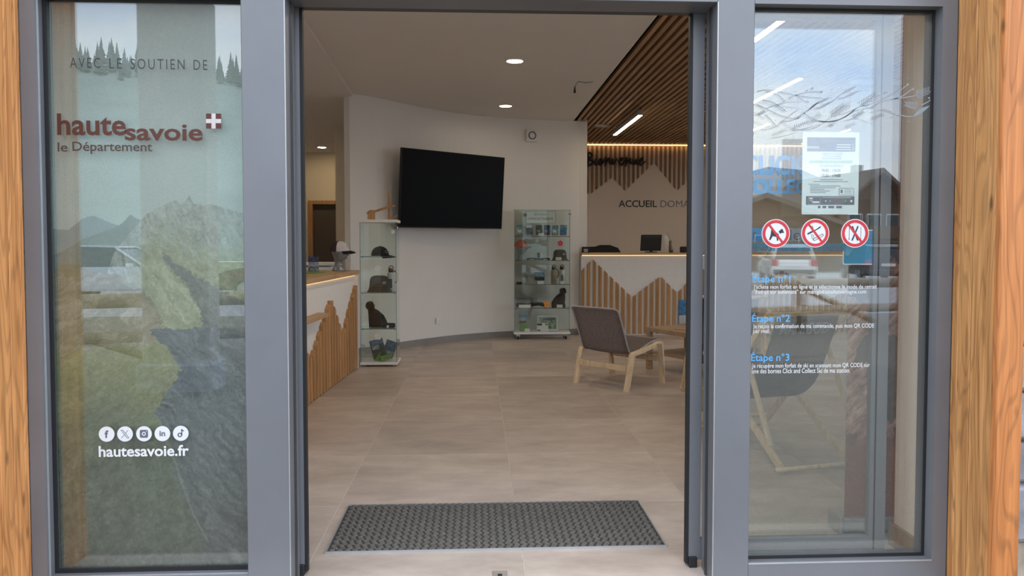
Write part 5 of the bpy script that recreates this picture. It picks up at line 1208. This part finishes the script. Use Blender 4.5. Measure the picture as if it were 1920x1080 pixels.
# ---- wooden deckchairs behind the right window
def deckchair(label, loc, rz, word):
    t = thing('deckchair', label, 'deckchair', loc, rz)
    for s in (-1, 1):
        b = bmx(); x = s*.27; bbox(b, x-.012, x+.012, -.022, .022, 0, 1.30, .003); o = part('long_rail', b, 'birch', t); o.rotation_euler = (math.radians(44), 0, 0); o.location = (0, .50, .012)
        b = bmx(); x = s*.235; bbox(b, x-.012, x+.012, -.022, .022, 0, 1.10, .003); o = part('cross_rail', b, 'birch', t); o.rotation_euler = (math.radians(-58), 0, 0); o.location = (0, -.50, .012)
        b = bmx(); x = s*.30; bbox(b, x-.011, x+.011, -.016, .016, 0, .62, .003); o = part('prop', b, 'birch', t); o.rotation_euler = (math.radians(-28), 0, 0); o.location = (0, -.46, .16)
    for y, z in ((.50, .03), (-.50, .03), (-.40, .93)):
        b = bmx(); tube(b, [(-.29, y, z), (.29, y, z)], .014, 8); part('cross_bar', b, 'birch', t)
    P = smooth_path([(0, -.395, .945), (0, -.30, .72), (0, -.16, .46), (0, .05, .33), (0, .25, .38), (0, .42, .56)], 4)
    b = bmx(); A = [[b.verts.new((x, p.y, p.z)) for x in (-.22, 0, .22)] for p in P]
    for p, q in zip(A, A[1:]):
        for i in range(2): f = b.faces.new((p[i], p[i+1], q[i+1], q[i])); f.smooth = True
    bmesh.ops.solidify(b, geom=list(b.faces), thickness=.003); part('sling', b, 'sling_dark', t)
    V, Fc = text_geo(word, .01); xs = [v[0] for v in V]; ys = [v[1] for v in V]
    c0, c1 = Vector((0, -.335, .80)), Vector((0, -.365, .875)); nrm = Vector((0, -.92, -.38))*.006
    pts = [Vector((-.17+.34*(x-min(xs))/(max(xs)-min(xs)), 0, 0))+c0.lerp(c1, (y-min(ys))/(max(ys)-min(ys)))+nrm for x, y in V]
    me = bpy.data.meshes.new('word'); me.from_pydata(pts, [], [tuple(f) for f in Fc]); me.materials.append(M['ink_soft']); link('word', me, t)
deckchair('wooden deckchair with dark lettered sling standing behind the right window, beside the banner', (1.92, 4.75, 0), math.radians(12), 'MANIGOD')
deckchair('wooden deckchair with dark lettered sling standing deeper behind the step lettering', (2.05, 6.1, 0), math.radians(-10), 'MANIGOD')
# ================================================================== OUTSIDE, SEEN REFLECTED IN THE GLASS
M['gravel'] = plain('gravel', (.20, .175, .145), .95, var=.35, scale=40, bump=.3)
M['asphalt'] = plain('pale_asphalt', (.42, .42, .43), .9, var=.12, scale=3)
M['paving'] = plain('paving', (.13, .115, .095), .8, var=.12, scale=8)
M['meadow'] = plain('meadow', (.20, .25, .17), .95, var=.3, scale=.2)
M['hazy_hill'] = plain('hazy_hill', (.26, .31, .29), 1, var=.2, scale=.05)  # pale tone paints distance haze into the hill
M['far_rock'] = plain('far_rock', (.34, .40, .47), 1, var=.15, scale=.02)  # bluish cast of far haze put into the rock colour
M['spruce'] = plain('spruce', (.14, .17, .165), .95, var=.4, scale=3, rnd=.35)
M['bark'] = plain('bark', (.09, .06, .04), .95)
M['log'] = wood('weathered_log', (.22, .17, .12), (.36, .29, .21), 0, 16, rnd=.1)
M['chalet_wood'] = wood('chalet_wood', (.13, .075, .042), (.21, .125, .07), 2, 12, rnd=.05)
M['roof'] = plain('roof_tile', (.17, .14, .12), .85, var=.2, scale=2)
M['render'] = plain('pale_render', (.48, .46, .43), .9)
M['car_glass'] = plain('car_glass', (.05, .06, .07), .08)
M['tyre'] = plain('tyre', (.02, .02, .02), .8)
M['rim'] = plain('alloy', (.45, .45, .46), .35, .7)
M['lamp_red'] = plain('lamp_red', (.45, .02, .02), .25)
M['car_silver'] = plain('car_silver', (.66, .72, .80), .2, .2, var=.02)
M['car_plum'] = plain('car_plum', (.14, .07, .085), .25, .2, var=.02)
M['car_white'] = plain('car_white', (.70, .69, .66), .3, var=.02)
M['car_dark'] = plain('car_dark', (.06, .065, .07), .25, .2, var=.02)
GZ = -.32
b = bmx(); box(b, -4.5, 4.5, -2.2, 2.885, -.14, -.012); struct('paving', b, 'paving')
b = bmx(); box(b, -60, 60, -9.5, 40, -.5, -.15); 
struct('ground', b, 'gravel')
b = bmx(); v = [b.verts.new(p) for p in ((-70, -9.5, -.16), (70, -9.5, -.16), (70, -14, GZ), (-70, -14, GZ), (70, -34, GZ), (-70, -34, GZ))]
b.faces.new((v[3], v[2], v[1], v[0])); b.faces.new((v[5], v[4], v[2], v[3])); struct('car_park', b, 'asphalt')
# hillside rising behind the car park, high on the left side
def hill_h(x, y):
    d = max(0, -60-y); side = 74/(1+math.exp((x+20)/35.)); k = min(1, d/235); 
    return GZ+(k**1.15)*(3+side)-max(0, d-235)*.3+noise.noise(Vector((x*.012, y*.012, 0)))*5*min(1, d/80)
b = bmx(); NX, NY_ = 90, 30; G = []
for j in range(NY_+1):
    y = -60-280*j/NY_; G.append([b.verts.new((-360+560*i/NX, y, hill_h(-360+560*i/NX, y))) for i in range(NX+1)])
for A, B in zip(G, G[1:]):
    for i in range(NX): f = b.faces.new((A[i], A[i+1], B[i+1], B[i])); f.smooth = True
bmesh.ops.recalc_face_normals(b, faces=b.faces)
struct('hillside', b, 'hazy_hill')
b = bmx(); v = [b.verts.new(p) for p in ((-360, -34, GZ), (200, -34, GZ), (200, -60, GZ-.05), (-360, -60, GZ-.05))]; b.faces.new(v[::-1]); struct('meadow', b, 'meadow')
b = bmx(); pk = [(-200, 10), (-120, 30), (-60, 22), (0, 26), (40, 20), (75, 28), (110, 42), (135, 38), (165, 54), (190, 49), (225, 62), (280, 30), (330, 10)]
P = [(x, z) for x, z in pk]; A = []; 
for k in range(4): A.append([b.verts.new((x*1.0, -380-60*k, [-2, z*.55, z*.85, z][k]+noise.noise(Vector((x*.02, k, 1)))*5*(k > 0))) for x, z in P])
for p, q in zip(A, A[1:]):
    for i in range(len(p)-1): f = b.faces.new((p[i], p[i+1], q[i+1], q[i]))
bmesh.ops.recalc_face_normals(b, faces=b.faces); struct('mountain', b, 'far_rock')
# spruces
def spruce_mesh(s):
    rr = random.Random(s); b = bmx(); n = 9
    for k in range(8):
        z = .12+.11*k; r_ = .20*(1-k/8.3); ring = [b.verts.new((r_*rr.uniform(.75, 1.2)*math.cos(2*math.pi*j/n), r_*rr.uniform(.75, 1.2)*math.sin(2*math.pi*j/n), z-rr.uniform(.0, .05))) for j in range(n)]
        top = b.verts.new((0, 0, z+.19)); 
        for j in range(n): b.faces.new((ring[j], ring[(j+1) % n], top))
    return mesh_of(b, 'spruce', 'foliage')
b = bmx(); lathe(b, [(.022, 0), (.014, .5), (.004, .95)], 6); trunk_me = mesh_of(b, 'bark', 'trunk'); sp = [spruce_mesh(k) for k in range(3)]
TP = []
while len(TP) < 170:
    if len(TP) < 162: x, y, h = R.uniform(-205, -72), R.uniform(-302, -268), R.uniform(5, 11.5)
    else: x, y, h = R.uniform(-180, 20), R.uniform(-262, -240), R.uniform(5, 8)
    if all(math.hypot(x-q[0], y-q[1]) > .24*(h+q[2]) for q in TP): TP.append((x, y, h))
for k, (x, y, h) in enumerate(TP):
    t = thing('spruce_tree', 'dark spruce on the misty hillside, mirrored in the window glass', 'tree', (x, y, hill_h(x, y)-.3), R.uniform(0, 6), 'spruces on the hillside'); t.scale = (h, h, h)
    link('foliage', sp[k % 3], t); link('trunk', trunk_me, t)
# log fence along the forecourt
fn = thing('log_fence', 'weathered log rail fence with diagonal braces, mirrored in the glass', 'fence', (0, 0, -.15))
def fy(x): return -3.2-(x+4.9)*.31
for x in (-13.0, -9.3, -5.6, -1.9, 1.8, 5.5, 9.2, 12.9):
    b = bmx(); tube(b, [(x, fy(x), 0), (x, fy(x), .98)], .085, 10); part('post', b, 'log', fn)
    b = bmx(); x2 = x+1.5; tube(b, [(x+.06, fy(x)+.02, .72), (x2, fy(x2)+.02, .12)], .055, 8); part('brace', b, 'log', fn)
for z, r_ in ((.80, .088), (.36, .075)):
    for x in (-13.0, -5.6, 1.8, 9.2):
        b = bmx(); tube(b, [(x-.1, fy(x)+.09, z), (x+7.3, fy(x+7.3)+.09, z)], r_, 10); part('rail', b, 'log', fn)
# the broad porch pillar that shows dark in the left pane
b = bmx(); bbox(b, -.30, .30, -.16, .16, -.15, 3.6, .02); pil = single('porch_pillar', b, 'render', 'broad pale porch pillar facing the left window, mirrored in the glass', 'pillar', (-2.76, -1.2, 0))
b = bmx(); bbox(b, -.34, .34, -.20, .20, -.15, .25, .02); part('stone_foot', b, 'stone_a', pil)
# ---- parked cars
def car(label, loc, rz, paint, estate=True, rear=True):
    t = thing('parked_car', label, 'car', loc, rz)      # drives toward +x
    prof = [(-2.15, .45), (-2.18, .80), (-2.10, .98), (1.0, 1.00), (1.75, .90), (2.10, .78), (2.18, .55), (2.12, .32), (-2.08, .32)]
    b = bmx(); prism(b, prof, -.88, .88, 'y'); bmesh.ops.bevel(b, geom=list(b.edges), offset=.06, segments=2, affect='EDGES'); part('body', b, paint, t)
    gp = [(-2.02, .97), (-1.75 if estate else -1.45, 1.47), (-.9, 1.55), (.10, 1.52), (.95, .98)]
    b = bmx(); A = [b.verts.new((x, -.80+(z-.97)*.30, z)) for x, z in gp]; B = [b.verts.new((x, .80-(z-.97)*.30, z)) for x, z in gp]; b.faces.new(A); b.faces.new(B[::-1])
    for i in range(5): b.faces.new((A[i], B[i], B[(i+1) % 5], A[(i+1) % 5]))
    bmesh.ops.recalc_face_normals(b, faces=b.faces); part('cabin_glass', b, 'car_glass', t)
    b = bmx(); prism(b, [(-1.80, 1.455), (-.9, 1.555), (.15, 1.525), (.10, 1.56), (-.9, 1.60), (-1.76, 1.50)], -.66, .66, 'y'); part('roof', b, paint, t)
    for s in (-1, 1):
        for x0, x1 in ((-2.0, -1.74), (-.95, -.88), (.13, .98)):
            b = bmx(); z0 = .98; z1 = 1.50 if x0 < .1 else 1.52
            if x0 == .13: tube(b, [(.12, s*.645, 1.525), (.97, s*.79, .99)], .035, 6)
            elif x0 < -1.9: tube(b, [(-1.78, s*.655, 1.46), (-2.0, s*.79, .98)], .05, 6)
            else: tube(b, [(x0, s*.64, 1.54), (x0, s*.80, .98)], .03, 6)
            part('roof_post', b, paint, t)
        for x in (-1.35, 1.32):
            b = bmx(); lathe(b, [(0, -.10), (.30, -.10), (.335, -.07), (.335, .07), (.30, .10), (0, .10)], 20, (x, s*.80, .335), axis='y'); w = part('wheel', b, 'tyre', t)
            b = bmx(); lathe(b, [(.0, s*.108), (.05, s*.112), (.06, s*.104), (.19, s*.106), (.215, s*.112), (.22, s*.098)], 20, (x, s*.80, .335), axis='y'); part('hub', b, 'rim', w)
        b = bmx(); bbox(b, -2.20, -2.08, s*.74-.13, s*.74+.13, .72, .98, .03); part('tail_light', b, 'lamp_red', t)
        b = bmx(); bbox(b, 2.02, 2.17, s*.66-.17, s*.66+.17, .62, .76, .03); part('headlight', b, 'clear', t)
        b = bmx(); bbox(b, .55, .72, s*.95-.09, s*.95+.09, .98, 1.10, .03); part('mirror', b, paint, t)
    b = bmx(); bbox(b, -2.23, -2.1, -.80, .80, .40, .58, .03); part('rear_bumper', b, 'car_dark', t)
    b = bmx(); box(b, -2.20, -2.17, -.26, .26, .72, .83); part('plate', b, 'white', t)
    return t
car('silver-blue estate car side-on beyond the fence, mirrored in the left window', (-10.2, -16.0, GZ), 0, 'car_silver')
car('plum coloured car side-on beyond the fence, mirrored next to the door jamb', (-5.2, -16.2, GZ), math.pi, 'car_plum')
car('white estate car seen from behind, mirrored under the smoking sticker', (13.2, -25.2, GZ), -math.pi/2+.25, 'car_white')
car('dark hatchback seen from behind, mirrored beside the dog sticker', (10.6, -25.6, GZ), -math.pi/2+.25, 'car_dark')
car('dark grey car seen from behind, mirrored next to the blue panel', (16.9, -25.0, GZ), -math.pi/2+.25, 'car_dark')
# ---- chalets
def chalet(label, loc, rz, w, d, hw, hr, wall_m, low_m):
    t = thing('chalet', label, 'house', loc, rz)       # gable end toward +y
    b = bmx(); prism(b, [(-w, 0), (w, 0), (w, hw), (0, hr), (-w, hw)], 0, -d, 'y'); part('walls', b, wall_m, t)
    b = bmx(); box(b, -w-.05, w+.05, -d, .06, 0, hw*.38); part('ground_floor', b, low_m, t)
    sl = (hr-hw)/w; e = .9
    for s in (-1, 1):
        b = bmx(); prism(b, [(0, hr+.02), (s*(w+e), hr+.02-sl*(w+e)), (s*(w+e), hr+.27-sl*(w+e)), (0, hr+.30)], .9, -d-.9, 'y'); part('roof_slope', b, 'roof', t)
    for x in (-w*.55, 0, w*.55):
        b = bmx(); box(b, x-.5, x+.5, .0, .05, hw*.50, hw*.85); f = part('window', b, 'white', t)
        b = bmx(); box(b, x-.44, x+.44, .051, .06, hw*.52, hw*.83); part('glass', b, 'car_glass', f)
    b = bmx(); box(b, -w*.95, w*.95, .06, 1.0, hw*.40, hw*.44); part('balcony_floor', b, 'chalet_wood', t)
    b = bmx(); box(b, -w*.95, w*.95, .95, 1.0, hw*.46, hw*.66); part('balcony_rail', b, 'chalet_wood', t)
    b = bmx(); box(b, w*.3, w*.3+.6, -d*.4, -d*.4+.6, hr-sl*w*.4, hr+.9); part('chimney', b, 'render', t)
chalet('gabled wooden chalet across the car park, mirrored right of the posted notice', (26.2, -42, GZ-.1), math.radians(-8), 2.5, 9, 4.3, 6.3, 'chalet_wood', 'render')
chalet('long brown chalet across the car park, mirrored below the posted notice', (16.6, -36.5, GZ-.1), math.radians(4), 4.6, 8, 2.6, 4.3, 'chalet_wood', 'chalet_wood')
